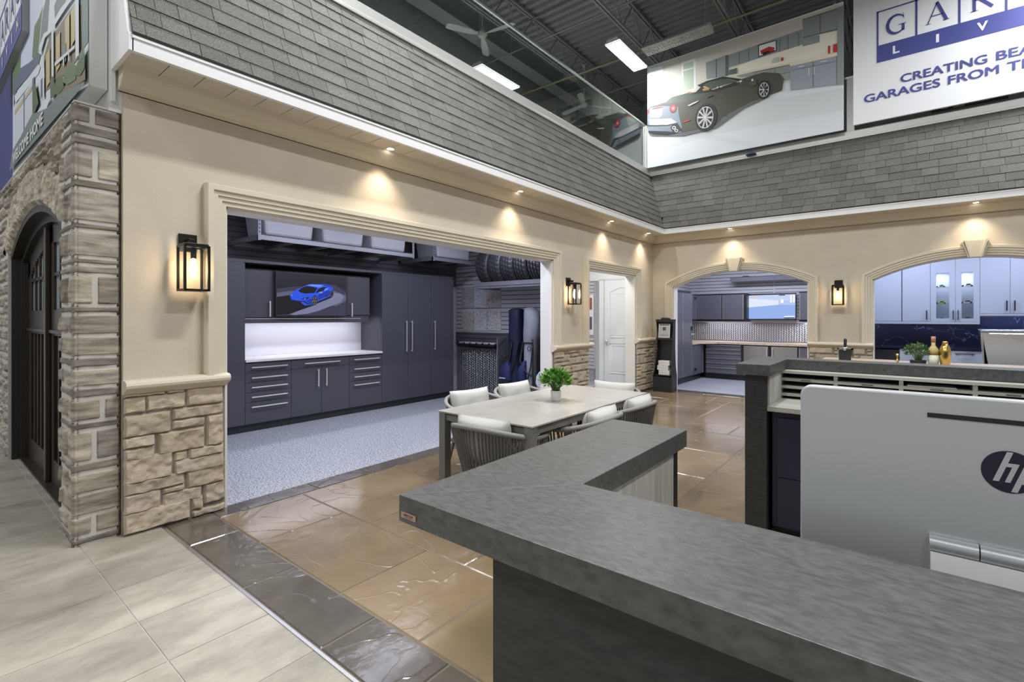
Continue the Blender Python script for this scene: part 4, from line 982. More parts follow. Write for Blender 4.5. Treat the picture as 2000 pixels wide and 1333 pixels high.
# ---- television with the blue car
XT=-6.355
tv=thing('television','wall screen showing a blue sports car in the garage bay','television',(XT,3.5,1.43))
A=P(538.6,529.5,x=XT); B=P(677,618.6,x=XT)
box(XT-.045,XT,A.y,B.y,B.z,A.z).build('bezel',m_black,tv,bevel=.003)
Z4=lambda pts:zs(10.256,520,510,pts)
XS_=XT+.001
names=['screen_dark','screen_mid','screen_haze','screen_floor','car_blue','car_blue_dark','car_blue_light','car_black','screen_shadow','rim_grey']
cols=[(.012,.012,.022),(.035,.035,.065),(.085,.09,.15),(.15,.16,.26),(.02,.07,.62),(.01,.03,.30),(.10,.22,.90),(.006,.006,.008),(.008,.007,.010),(.14,.14,.18)]
mm=[M(n,(0,0,0),.25,emis=c,es=1.1) for n,c in zip(names,cols)]
polys=[(0,Z4([(212,220),(1596,345),(1596,1095),(212,1085)])),(1,Z4([(212,560),(480,520),(1380,480),(1596,620),(1596,1095),(212,1085)])),(2,Z4([(212,640),(480,600),(1350,600),(1596,690),(1596,900),(212,900)])),
 (3,Z4([(1350,640),(1480,650),(1560,720),(1500,820),(1300,900),(1050,1000),(820,1060),(560,1085),(470,1070),(700,980),(900,900),(1100,800),(1300,720)])),
 (1,Z4([(1300,960),(1596,800),(1596,1095),(900,1090)])),
 (8,Z4([(212,720),(500,680),(700,800),(960,890),(700,980),(430,1070),(212,1080)])),
 (8,Z4([(560,810),(900,870),(1030,850),(1300,740),(1290,700),(1000,800)])),
 (4,Z4([(478,700),(500,655),(560,600),(640,560),(790,490),(860,468),(1050,470),(1150,462),(1260,480),(1325,515),(1338,580),(1335,690),(1250,720),(1030,815),(1000,860),(900,880),(780,893),(730,870),(690,825),(600,810),(500,775)])),
 (6,Z4([(800,490),(900,468),(1070,475),(1150,500),(1060,530),(900,505)])),(7,Z4([(1090,468),(1200,480),(1320,520),(1310,530),(1180,490)])),
 (7,Z4([(635,600),(700,545),(800,505),(900,515),(1022,545),(965,640),(780,655),(690,635)])),
 (7,Z4([(980,640),(1060,550),(1150,525),(1250,530),(1170,560),(1140,600),(1050,630)])),(6,Z4([(1180,550),(1250,535),(1220,580),(1150,605)])),
 (5,Z4([(1050,660),(1250,590),(1280,620),(1270,700),(1170,720),(1060,780),(1030,740)])),(6,Z4([(1060,620),(1120,610),(1130,640),(1060,660)])),
 (7,Z4([(1170,715),(1200,690),(1235,695),(1210,720)])),
 (5,Z4([(500,775),(700,800),(760,790),(700,830),(600,812)])),(7,Z4([(700,760),(760,738),(870,725),(830,760),(760,778)])),(6,Z4([(740,762),(770,748),(800,750),(770,768)])),(6,Z4([(490,680),(520,670),(520,695),(495,700)])),
 (7,Z4([(500,780),(660,812),(760,800),(830,850),(900,858),(900,868),(820,866),(740,815),(640,826)])),
 (5,Z4([(790,790),(900,750),(905,850),(850,850)])),
 (7,Z4(ell(965,790,62,98,.08))),(9,Z4(ell(962,792,48,80,.08))),(7,Z4(ell(962,792,42,72,.08))),(7,Z4(ell(1308,660,34,72,.1))),(9,Z4(ell(1306,662,24,58,.1))),(7,Z4(ell(1306,662,19,50,.1)))]
for k in range(5):
    a=2*PI*k/5+.3; polys.append((9,Z4([(962,788),(962+44*math.cos(a+.2),792+75*math.sin(a+.2)),(962+44*math.cos(a-.2),792+75*math.sin(a-.2)),(963,796)])))
art('screen',polys,lambda u,v,h:P(u,v,x=XS_)+Vector((h,0,0)),mm,tv,step=.0003)
# ---- overhead racks with totes
m_rack=M('grey_powder_coat',(.24,.24,.27),.4,.4); m_wire=M('rack_wire',(.10,.10,.11),.45,.4)
m_tote=M('translucent_grey_tote',(.38,.39,.43),.3,coat=.2)
m_lid=M('dark_lid',(.12,.12,.14),.4)
XR=-5.93; ZR=2.335
def rack(y0,y1,label,posts=True):
    t=thing('overhead_rack',label,'storage rack',(XR-.42,(y0+y1)/2,ZR),'overhead storage racks')
    b=MB()
    b.box(XR-.03,XR,y0,y1,ZR,ZR+.055); b.box(XW+.02,XW+.05,y0,y1,ZR,ZR+.055); b.box(XW+.02,XR,y0,y0+.03,ZR,ZR+.055); b.box(XW+.02,XR,y1-.03,y1,ZR,ZR+.055)
    n=max(2,int((y1-y0)/.45))
    for i in range(1,n): y=y0+(y1-y0)*i/n; b.box(XW+.02,XR-.03,y-.015,y+.015,ZR+.005,ZR+.035)
    b.build('shelf_frame',m_rack,t)
    b=MB(); y=y0+.05
    while y<y1-.03: b.box(XW+.05,XR+.005,y-.002,y+.002,ZR+.056,ZR+.061); y+=.05
    x=XW+.08
    while x<XR: b.box(x-.002,x+.002,y0,y1,ZR+.061,ZR+.065); x+=.1
    b.build('wire_deck',m_wire,t)
    for yy in (y0,y1-.035):
        for xx in (XR-.004,):
            b=MB(); b.box(xx,xx+.006,yy,yy+.035,ZR-.01,2.97); 
            for k in range(12): b.box(xx+.0055,xx+.0068,yy+.010,yy+.024,ZR+.08+k*.045,ZR+.10+k*.045,1)
            b.build('upright',[m_rack,m_black],t)
    return t
r1y=ya(504,XR); r1e=ya(809,XR); r2y=ya(846,XR); r2e=ya(941,XR)
rack(r1y,r1e,'long overhead storage rack carrying three grey totes'); rack(r2y,r2e,'short overhead storage rack carrying one grey tote nearer the tyres')
def tote(y0,y1,label):
    t=thing('storage_tote',label,'tote',(XR-.3,(y0+y1)/2,ZR+.066),'grey storage totes on the overhead racks')
    x1=XR-.02; x0=x1-.55; z0=ZR+.068; z1=z0+.42; k=.045
    b=MB(); b.hexa([(x0+k,y0+k,z0),(x1-k*.3,y0+k,z0),(x1-k*.3,y1-k,z0),(x0+k,y1-k,z0),(x0,y0,z1),(x1,y0,z1),(x1,y1,z1),(x0,y1,z1)]); b.build('tub',m_tote,t,bevel=.03)
    box(x0-.012,x1+.012,y0-.012,y1+.012,z1,z1+.03).build('lid',m_lid,t,bevel=.006)
L1=(r1e-r1y-.10)/3
for i,l in enumerate(('grey storage tote on the long overhead rack, near end','grey storage tote in the middle of the long overhead rack','grey storage tote on the long overhead rack, far end')):
    tote(r1y+.06+L1*i,r1y+.06+L1*(i+1)-.07,l)
tote(r2y+.08,r2e-.25,'single grey storage tote on the short overhead rack beside the tyres')
# ---- tyres on a wall rack
m_rub=M('tyre_rubber',(.022,.022,.024),.55)
tyY=6.34; tyZ=P(1000,518,y=6.30).z
tx0=P(948,520,y=6.30).x; tx1=P(1075,520,y=6.30).x
RT=.33; wT=(tx1-tx0)/5
def tyre(xc,label,first=[None]):
    if first[0] is None:
        t=thing('tyre',label,'tyre',(0,0,0),'black tyres on the wall rack'); w=wT/2-.006
        prof=[(.20,-w*.75),(.22,-w*.9),(.27,-w),(.30,-w*.97),(.322,-w*.80)]
        for g in (-.42,-.0,.42):
            prof+=[(RT,w*(g-.07)-.0),(RT-.014,w*(g-.06)),(RT-.014,w*(g+.06)),(RT,w*(g+.07))]
        prof+=[(.322,w*.80),(.30,w*.97),(.27,w),(.22,w*.9),(.20,w*.75),(.20,-w*.75)]
        n=84; secs=[]
        for r,h in prof:
            ring=[]
            for i in range(n):
                rr=r-(.006 if (r>.318 and i%3==0 and r!=RT-.014) else 0); a=2*PI*i/n+ (h*1.2 if r>.31 else 0)
                ring.append((h,rr*math.cos(a),rr*math.sin(a)))
            secs.append(ring)
        MB().loft(secs,0,None,False,False).build('tread_casing',m_rub,t)
        first[0]=t; t.location=(xc,tyY,tyZ); return
    dup(first[0],(xc,tyY,tyZ),0,label)
for i,l in enumerate(['first black tyre in the wall rack row, beside the grey tote','second black tyre along the wall rack row','middle black tyre of the five on the wall rack','fourth black tyre along the wall rack row','last black tyre in the wall rack row, partly behind the opening jamb']):
    tyre(tx0+wT*(i+.5),l)
t=thing('tyre_rack','grey metal wall rack holding a row of five tyres','rack',((tx0+tx1)/2,6.5,tyZ-.3))
zb=tyZ-RT
b=MB(); b.box(tx0-.12,tx1+.1,tyY-.20,tyY-.16,zb-.01,zb+.06); b.box(tx0-.12,tx1+.1,tyY-.20,tyY-.06,zb-.045,zb-.02); b.box(tx0-.12,tx1+.1,tyY+.16,tyY+.2,zb-.01,zb+.06); b.build('tray_rail',m_rack,t)
for x in (tx0-.08,tx1-.15):
    MB().box(x,x+.03,tyY-.18,YR-.012,zb-.05,zb-.02).box(x,x+.03,YR-.03,YR-.012,zb-.05,zb+.5).build('bracket',m_rack,t)
# ---- flooring samples on the slat wall (seen in two rows)
YSm=YR-.013
Z4b=lambda a,b_:(860+a/3.507,470+b_/3.507)
sc_=[(.42,.41,.42),(.58,.58,.64),(.48,.45,.43),(.50,.47,.43),(.60,.60,.62),(.60,.58,.57)]
nm=['dark speckled grey flooring sample board, upper row beside the tall cabinet','smooth pale grey flooring sample board in the middle of the upper row','brown and grey flaked flooring sample board ending the upper row','tan speckled flooring sample board, lower row beside the tall cabinet','pale grey flooring sample board in the middle of the lower row','pale beige flooring sample board ending the lower row above the dark slats']
k=0
for (v0,v1) in ((322,458),(485,620)):
    for (u0,u1) in ((149,228),(234,318),(329,415)):
        a=P(*Z4b(u0,v0),y=YSm-.01); c=P(*Z4b(u1,v1),y=YSm-.01); cc=sc_[k]
        m=M('flooring_sample_finish',tuple(x*.55 for x in cc),.4,col2=tuple(min(.9,x*1.25) for x in cc),vscale=70,thr=(.38,.62),detail=2)
        tag(box(a.x,c.x,YSm-.018,YSm,c.z,a.z).build('flooring_sample',m,bevel=.002),nm[k],'sample board','flooring samples on the slat wall'); k+=1
# black tray with sample chips
a=P(*Z4b(132,712),y=6.66); c=P(*Z4b(388,735),y=6.66)
t=thing('sample_tray','narrow black wall tray holding a row of small sample chips','tray',((a.x+c.x)/2,6.7,c.z))
b=MB(); b.box(a.x,c.x,6.60,YSm,c.z,c.z+.01); b.box(a.x,c.x,6.60,6.608,c.z,c.z+.055); b.box(a.x,a.x+.006,6.6,YSm,c.z,c.z+.07); b.box(c.x-.006,c.x,6.6,YSm,c.z,c.z+.07)
for i in range(1,6): x=a.x+(c.x-a.x)*i/6; b.box(x-.004,x+.004,6.6,YSm,c.z,c.z+.07)
b.build('tray_body',m_black,t)
for i in range(6):
    x=a.x+(c.x-a.x)*i/6; b=MB(); b.box(x+.02,x+(c.x-a.x)/6-.015,6.625,6.68,c.z+.012,c.z+.085); tt=.5+.07*(i%3)
    tag(b.build('sample_chip',pc('chip_%s'%('cream','beige','white')[i%3],(tt,tt*.95,tt*.86))),'small %s sample chip in the black tray, %s from the tall cabinet'%(('cream','beige','white')[i%3],('first','second','third','fourth','fifth','last')[i]),'sample chip','sample chips in the tray')
# diamond plate wainscot
def dplate(fn,a0,a1,z0,z1,pitch=.042,mb=None):
    b=mb or MB(); j=0; z=z0+pitch*.5
    while z<z1-pitch*.3:
        a=a0+pitch*(.5 if j%2 else .25)
        i=0
        while a<a1-pitch*.3:
            s=1 if (i+j)%2 else -1; dx,dz=.0135,.0135*s; w=.0045
            b.add([fn(a-dx,z-dz,.001),fn(a+w*s,z-w,.001),fn(a+dx,z+dz,.001),fn(a-w*s,z+w,.001),fn(a-dx*.3,z-dz*.3,.0045),fn(a+dx*.3,z+dz*.3,.0045)],
                  [(0,1,4),(1,5,4),(1,2,5),(2,3,5),(3,4,5),(3,0,4)],1)
            a+=pitch; i+=1
        z+=pitch*.5; j+=1
    b.add([fn(a0,z0,0),fn(a1,z0,0),fn(a1,z1,0),fn(a0,z1,0)],[(0,1,2,3)],0)
    return b
m_plated=M('dark_plate_ground',(.16,.16,.18),.35,.8)
m_plateb=M('lozenge_glint',(.85,.85,.86),.3,.9)  # plate reflections put into colour: bright lozenges on a darkened ground
dx1=P(972,700,y=YR).x
tag(dplate(lambda a,z,h:(a,YR-.004-h,z),XW+.02,dx1,.01,.855,.045).build('diamond_plate',[m_plated,m_plateb]),'diamond plate panel low on the wall beside the tall cabinets','panel')
# ---- golf storage locker, bags
gx0=P(974,700,y=6.45).x; gx1=P(1085,700,y=6.45).x; gm=P(1038,700,y=6.45).x
t=thing('golf_locker','black perforated steel locker holding golf bags','locker',((gx0+gx1)/2,6.6,0))
def perf(mb,x0,x1,y,z0,z1):
    mb.box(x0,x1,y,y+.012,z0,z1,0)
b=MB(); zc=1.06; b.box(gx0,gx1,YR-.03,YR-.015,0,zc); b.box(gx0,gx1,6.42,YR-.015,.16,.19)
b.box(gx0,gx1,6.42,YR-.015,.0,.03); b.build('back_panel',m_black,t)
for x in (gx0,gm-.02,gm+.03,gx1-.02): box(x,x+.02,6.40,YR-.031,0,zc).build('side_panel',m_rack,t)
b=MB(); rr=random.Random(4)
for z in [.25+.14*i for i in range(6)]:
    for x in (gx0+.05,gx0+.02): b.lathe([(0,0),(.018,0),(.018,.003),(0,.003)],base=(x+.02,YR-.036,z),axis='y',n=10)
b.build('punched_spot',m_alum,t)
m_navyf=M('navy_bag_fabric',(.006,.008,.036),.7,bump=.4,bscale=30); m_greyf=M('grey_bag_fabric',(.30,.32,.37),.6,bump=.5,bscale=9,bdist=.02); m_whitef=M('white_bag_vinyl',(.75,.75,.78),.4,bump=.2,bscale=9); m_strap=M('black_strap',(.015,.015,.02),.6)
m_bluef=M('blue_pocket_fabric',(.018,.026,.11),.65,bump=.3,bscale=25)
def ring(cx_,cy_,z,rx,ry,n=24,p=2.4,wob=0,sd=0):
    out=[]
    for i in range(n):
        a=2*PI*i/n; c=math.cos(a); s=math.sin(a)
        k=1+wob*noise.noise(Vector((c*2+sd,s*2,z*9)))
        out.append((cx_+rx*k*math.copysign(abs(c)**(2/p),c),cy_+ry*k*math.copysign(abs(s)**(2/p),s),z))
    return out
def lofted(secs,wob=.1,sd=0,p=2.4): return MB().loft([ring(*s,p=p,wob=wob,sd=sd) for s in secs])
gy=6.50
def gp(u,v): return P(u,v,y=gy-.1)
# navy bag
xa_,xb_=gp(985,700).x,gp(1016,700).x; c1=(xa_+xb_)/2+.01
ztp=gp(1000,603).z
t=thing('golf_bag','navy golf bag with hood standing in the black locker','golf bag',(c1,gy,.19))
lofted([(c1,gy,.19,.11,.11),(c1,gy,.24,.125,.12),(c1,gy,.5,.12,.12),(c1,gy,.85,.125,.12),(c1,gy,1.02,.13,.12),(c1,gy,1.06,.12,.11)],.08,1).build('bag_body',m_navyf,t)
lofted([(c1,gy,1.04,.135,.125),(c1,gy,1.15,.13,.12),(c1,gy,1.4,.125,.12),(c1,gy,ztp-.03,.125,.11),(c1+.02,gy,ztp,.09,.08),(c1+.02,gy,ztp+.005,.03,.03)],.14,2).build('hood',m_navyf,t)
lofted([(c1-.10,gy-.13,.36,.10,.05),(c1-.12,gy-.14,.42,.125,.07),(c1-.10,gy-.13,.56,.11,.075),(c1-.07,gy-.12,.66,.06,.05),(c1-.06,gy-.11,.68,.02,.02)],.1,3).build('side_pocket',m_bluef,t)
MB().box(c1-.21,c1-.08,gy-.205,gy-.195,.385,.40).build('pocket_trim',m_whitef,t)
b=MB()
b.tube([(c1-.14,gy-.12,1.04),(c1-.24,gy-.16,.95),(c1-.23,gy-.17,.80),(c1-.10,gy-.16,.74)],.016,8); b.tube([(c1+.02,gy-.13,1.0),(c1-.02,gy-.17,.7),(c1-.04,gy-.15,.42)],.014,8); b.tube([(c1+.12,gy-.1,1.0),(c1+.10,gy-.16,.72),(c1-.02,gy-.15,.44)],.014,8); b.build('shoulder_strap',m_strap,t)
lofted([(c1,gy,.19,.14,.13),(c1,gy,.22,.145,.135),(c1,gy,.27,.135,.13)],0,3).build('base_boot',m_strap,t)
# grey bag
c2=(gp(1018,700).x+gp(1045,700).x)/2
t=thing('golf_bag','grey hooded golf bag with black straps, between navy and white bags','golf bag',(c2,gy,.19))
lofted([(c2-.02,gy,.19,.10,.10),(c2-.02,gy,.5,.11,.11),(c2-.02,gy,.95,.11,.11),(c2-.02,gy,1.02,.115,.11)],.08,5).build('bag_body',m_greyf,t)
lofted([(c2-.02,gy,1.01,.115,.11),(c2,gy,1.12,.14,.13),(c2+.02,gy,1.35,.15,.13),(c2+.0,gy,1.50,.13,.12),(c2-.02,gy,ztp+.0,.09,.09),(c2-.02,gy,ztp+.02,.03,.03)],.16,6).build('hood',m_greyf,t)
lofted([(c2-.09,gy-.11,.34,.06,.05),(c2-.10,gy-.13,.42,.08,.07),(c2-.09,gy-.13,.58,.07,.07),(c2-.05,gy-.11,.70,.03,.03)],.1,8).build('side_pocket',m_bluef,t)
b=MB(); b.tube([(c2-.1,gy-.1,1.0),(c2-.12,gy-.16,.7),(c2+.02,gy-.16,.5),(c2+.10,gy-.13,.46)],.016,8); b.tube([(c2-.10,gy-.12,.99),(c2+.10,gy-.12,.99)],.014,8); b.tube([(c2+.09,gy-.1,.92),(c2+.09,gy-.15,.6),(c2-.02,gy-.13,.3)],.012,8); b.build('shoulder_strap',m_strap,t)
b=MB(); b.tube([(c2+.05+.035*math.cos(2*PI*i/12),gy-.14,.90+.035*math.sin(2*PI*i/12)) for i in range(13)],.006,6); b.build('ring',m_strap,t)
# white bag with lettering
c3=(gp(1051,700).x+gp(1068,700).x)/2+.02; gy3=6.38; c3=P(1058.5,700,y=gy3-.1).x
t=thing('golf_bag','slim white golf bag lettered RBC in front of the locker','golf bag',(c3,gy3,.19))
lofted([(c3,gy3,.19,.06,.06),(c3-.02,gy3,.26,.09,.08),(c3-.01,gy3,.42,.085,.08),(c3,gy3,.6,.07,.07),(c3+.01,gy3,.85,.055,.06),(c3+.01,gy3,.93,.035,.04)],.05,9,).build('bag_body',m_whitef,t)
lofted([(c3+.01,gy3,.925,.035,.04),(c3+.02,gy3,1.05,.06,.06),(c3+.03,gy3,1.4,.075,.07),(c3+.03,gy3,1.56,.075,.07),(c3+.03,gy3,1.60,.03,.03)],.05,10).build('hood',m_whitef,t)
lofted([(c3-.08,gy3-.05,.30,.03,.03),(c3-.10,gy3-.05,.36,.045,.04),(c3-.09,gy3-.05,.48,.04,.04),(c3-.07,gy3-.04,.55,.015,.02)],.1,12).build('side_pocket',m_whitef,t)
b=MB(); b.box(c3-.045,c3+.035,gy3-.094,gy3-.088,.44,.53,0); b.box(c3-.03,c3+.02,gy3-.096,gy3-.0945,.475,.515,1); b.box(c3-.03,c3+.02,gy3-.096,gy3-.0945,.45,.465,2); b.build('shield_logo',[m_ink,pc('shield_gold',(.6,.42,.05)),m_whitef],t)
b=MB(); put_text(b,'RBC',lambda a,q,h=0:(c3-.012+q,gy3-.085,.80-a),0,.20,0,.045,0,bold=.02); b.build('lettering',m_ink,t,recalc=False)
# ================================================================== SMALL OFFICE PASSAGE AND WHITE DOOR
w=MB(); YBW=YB; w.box(-6.8,-5.30,YBW,YBW+.1,0,.28,1); slats(w,lambda a,z,h:(a,YBW-h,z),-6.8,-5.28,.28,2.2,.076,0); w.box(-6.8,XL-TW,YBW,YBW+.1,2.2,3.0,2); w.box(-6.8,-5.28,YBW,YBW+.1,.28,2.2,2)
struct(sbuild(w,'wall_passage_back',[m_slat,m_speck,m_white]))
struct(box(-6.85,-6.8,6.84,9.6,0,3).build('wall_passage_left',m_white))
d0,d1=P(1181,700,y=YB).x,P(1252,700,y=YB).x-.02; dz=2.2
dr=sempty('door_2',((d0+d1)/2,YB,0))
b=MB(); 
for (a,c) in ((d0-.12,d0-.01),(d1+.0,d1+.11)): b.box(a,c,YB-.022,YB,0,dz+.015); b.box(a+.03,c-.03,YB-.03,YB-.02,0,dz+.01)
b.box(d0-.12,d1+.11,YB-.022,YB,dz+.006,dz+.11); b.box(d0-.09,d1+.08,YB-.03,YB-.02,dz+.03,dz+.085); b.build('door_casing',m_white,dr)
b=MB(); b.box(d0,d1,YB-.012,YB+.03,.012,dz); lf=b.build('door_leaf',m_white,dr)
b=MB()
def loop(pts,r=.011): 
    b.tube([(x,YB-.014,z) for x,z in pts+[pts[0]]],r,6)
pw0,pw1=d0+.13,d1-.13; s0,s1=.98,2.0
loop([(pw0,s0),(pw1,s0),(pw1,s1-.05)]+[(pw1-(pw1-pw0)*i/12,s1-.05+.09*math.sin(PI*i/12)**1.5) for i in range(1,12)]+[(pw0,s1-.05)])
loop([(pw0,.22),(pw1,.22),(pw1,.85),(pw0,.85)])
loop([(pw0+.05,s0+.05),(pw1-.05,s0+.05),(pw1-.05,s1-.1),(pw0+.05,s1-.1)],.005); loop([(pw0+.05,.27),(pw1-.05,.27),(pw1-.05,.80),(pw0+.05,.80)],.005)
b.build('panel_moulding',m_white,lf)
hx=d0+.06; hz_=P(1183,667,y=YB).z
b=MB(); b.lathe([(0,0),(.028,0),(.028,.01),(.01,.012),(.01,.05),(0,.05)],base=(hx,YB-.062,hz_),axis='y',n=16); b.tube([(hx,YB-.055,hz_),(hx+.10,YB-.058,hz_+.004)],.008,8); b.build('lever_handle',m_handle,lf)
pr=thing('wall_poster','narrow framed poster on the grey slat wall left of the white door','poster',(-5.9,YB-.02,1.1))
a=P(1146,577,y=YB-.02); c=P(1159.5,655,y=YB-.02)
box(a.x-.25,c.x,YB-.035,YB-.014,c.z,a.z).build('frame',m_white,pr)
b=MB(); b.box(a.x-.22,c.x-.02,YB-.0375,YB-.0355,c.z+.02,a.z-.02,0); b.box(a.x-.1,c.x-.03,YB-.039,YB-.038,a.z-.32,a.z-.06,1); b.box(a.x-.1,c.x-.03,YB-.039,YB-.038,c.z+.12,c.z+.4,2); b.build('poster_print',[m_paper,pc('poster_red',(.35,.08,.06)),pc('poster_dark',(.10,.10,.14))],pr)
struct(box(-6.8,XL-TW,6.84,6.86,0,3.0).build('wall_passage_right',m_white))
# ================================================================== WORKSHOP BEHIND THE FIRST ARCH
YW=12.25; XLW=-4.2; XRW=-.72
w=MB(); slats(w,lambda a,z,h:(a,YW-h,z),XLW,XRW,1.28,3.0,.076); w.box(XLW,XRW,YW,YW+.08,0,3.0,1); w.box(P(1512,500,y=YW).x-.012,P(1512,500,y=YW).x+.012,YW-.018,YW-.01,1.28,3.0,0)
struct(sbuild(w,'wall_shop_back',[m_slat,m_ptd]))
w=MB(); slats(w,lambda a,z,h:(XLW+h,a,z),YB+TW,YW,1.9,3.0,.076); w.box(XLW-.06,XLW,YB+TW,YW+.08,0,3,1); struct(sbuild(w,'wall_shop_left',[m_slat,m_ptd]))
struct(box(XRW,XRW+.08,YB+TW,YW+.05,0,3).build('wall_shop_right',m_ptd))
struct(box(XLW,4.2,YB+TW,YW+.1,3.0,3.05).build('ceiling_shop',m_ptd))
m_pcab=M('pewter_metal_cabinet',(.155,.155,.185),.35,.3); m_pdark=M('black_cabinet_frame',(.018,.018,.022),.4); m_edge=M('bright_edge_strip',(.80,.80,.82),.25,.9)
XS1=-3.62; sl=FR('x',XS1)
def kick(fr,a0,a1,d): pass
y0=YB+TW+.03; y1=ya(1346,XS1); y2=ya(1357,XS1); y3=10.83
ztall=1.975
t=cabinet(sl,'locker_cabinet','tall pewter metal locker with keypad and lever handle just inside the first arch','cabinet',y0,y3,XS1-XLW-.015,0,ztall,
   [('door',y0,(y0+y3)/2,.14,ztall-.05,None),('door',(y0+y3)/2,y3,.14,ztall-.05,None)],mb_=m_pdark,mf=m_pcab,toe=.13,mtoe=m_pdark,frame=(.014,m_edge))
ym=ya(1350,XS1)
b=MB(); b.box(XS1+.007,XS1+.03,ym-.02,ym+.02,1.12,1.21); b.build('keypad',m_black,t,bevel=.004)
b=MB(); b.box(XS1+.007,XS1+.02,ym-.02,ym+.02,1.02,1.06); b.tube([(XS1+.03,ym,1.04),(XS1+.032,ym+.10,1.04)],.008,8); b.build('lever_handle',m_handle,t)
for z in (.22,1.80): box(XS1+.001,XS1+.02,ya(1356,XS1),ya(1359,XS1),z,z+.06).build('hinge',m_black,t)
YS1=11.64; bk=FR('y',YS1)
ztw=.80
cabinet(sl,'base_cabinet','pewter base cabinet with two doors filling the corner beside the tall locker','cabinet',y3+.004,YS1-.0,XS1-XLW-.015,0,ztw,
   [('door',y3+.01,ya(1384,XS1),.13,ztw-.02,None),('door',ya(1384,XS1),YS1-.03,.13,ztw-.02,None)],mb_=m_pdark,mf=m_pcab,toe=.13,mtoe=m_pdark,frame=(.012,m_edge))
X=lambda u:xa(u,YS1)
xA=XS1+.01; xB=X(1450); xC=X(1501); xC2=X(1506); xD=X(1558); xE=X(1590)
drs=[]; zz=[ztw-.02,.69,.60,.49,.38,.27,.13]
for i in range(6): drs.append(('drawer',xA+.04,xB-.03,zz[i+1],zz[i],None))
t=cabinet(bk,'tool_chest','pewter tool chest with six drawers and bright pull strips','cabinet',xA,xB,.58,0,ztw,drs,mb_=m_pdark,mf=m_pcab,toe=.1,mtoe=m_pdark)
for i in range(6):
    b=MB(); b.box(xA+.045,xB-.035,YS1-.016,YS1-.001,zz[i]-.020,zz[i]-.004); b.build('pull_strip',m_edge,t)
cabinet(bk,'base_cabinet','base cabinet with a curved stainless door beside the tool chest','cabinet',xB,xC,.58,0,ztw,[('door',xB+.02,xC-.005,.13,ztw-.02,('v',xC-.03,.55,.4))],mb_=m_pdark,mf=m_steel,toe=.1,mtoe=m_pdark)
cabinet(bk,'base_cabinet','base cabinet with a stainless door next to the pewter end cabinet','cabinet',xC,xD,.58,0,ztw,[('door',xC2,xD-.005,.13,ztw-.02,('v',xC2+.03,.55,.4))],mb_=m_pdark,mf=m_steel,toe=.1,mtoe=m_pdark)
cabinet(bk,'base_cabinet','pewter base cabinet at the end of the workshop run behind the desk','cabinet',xD,XRW-.02,.58,0,ztw,[('door',xD+.02,xE,.13,ztw-.02,None)],mb_=m_pdark,mf=m_pcab,toe=.1,mtoe=m_pdark,frame=(.012,m_edge))
m_butcher=M('butcher_block',(.55,.40,.27),.35,col2=(.72,.58,.44),vscale=14,stretch=(1,6,1))
b=MB(); b.prism([(XLW+.015,y3+.006),(XS1+.02,y3+.006),(XS1+.02,YS1-.28),(XS1+.30,YS1-.02),(XRW-.01,YS1-.02),(XRW-.01,YW-.014),(XLW+.015,YW-.014)],lambda p,q,h:(p,q,h),ztw+.001,ztw+.045)
tag(b.build('workbench_top',m_butcher,bevel=.002),'butcher block top running round the workshop corner','worktop')
b=dplate(lambda a,z,h:(a,YW-.002-h,z),XS1-.5,XRW,ztw+.05,1.28,.05)
m_plb=M('bright_plate_ground',(.26,.26,.28),.35,.8); m_pld=M('shop_lozenge_glint',(.9,.9,.92),.3,.7)  # glints of the metal painted in as lozenges paler than their ground
tag(b.build('diamond_plate',[m_plb,m_pld]),'bright diamond plate backsplash behind the butcher block top','panel')
# uppers
YU1=11.90; uk=FR('y',YU1); XU=lambda u:xa(u,YU1)
zu0,zu1=1.315,1.945
lw=FR('x',XLW+.35)
cabinet(lw,'wall_cabinet','narrow pewter wall cabinet between the tall locker and the workshop corner','cabinet',y3+.006,YU1+.33,.33,zu0,zu1,[('door',11.35,YU1-.02,zu0+.04,zu1-.02,None)],mb_=m_pdark,mf=m_pcab,toe=0,frame=(.012,m_edge))
for (u0,u1,l,k) in ((1381,1410,'pewter wall cabinet, second from the workshop corner',1),(1410,1458,'wide pewter wall cabinet beside the workshop screen',2),(1560,1625,'pewter wall cabinet on the far side of the workshop screen from the locker',3)):
    a,c=(XLW+.352 if k<2 else XU(u0)),XU(u1)
    cabinet(uk,'wall_cabinet',l,'cabinet',a,c,.33,zu0,zu1,[('door',a+.01,c-(.06 if k==2 else .012),zu0+.04,zu1-.02,None)],mb_=m_pdark,mf=m_pcab,toe=0,frame=(.012,m_edge))
for (u0,u1) in ((1372,1456),(1562,1606)): area('under_cabinet_strip',((XU(u0)+XU(u1))/2,12.1,zu0-.01),XU(u1)-XU(u0),4,(.85,.88,1),sy=.03)
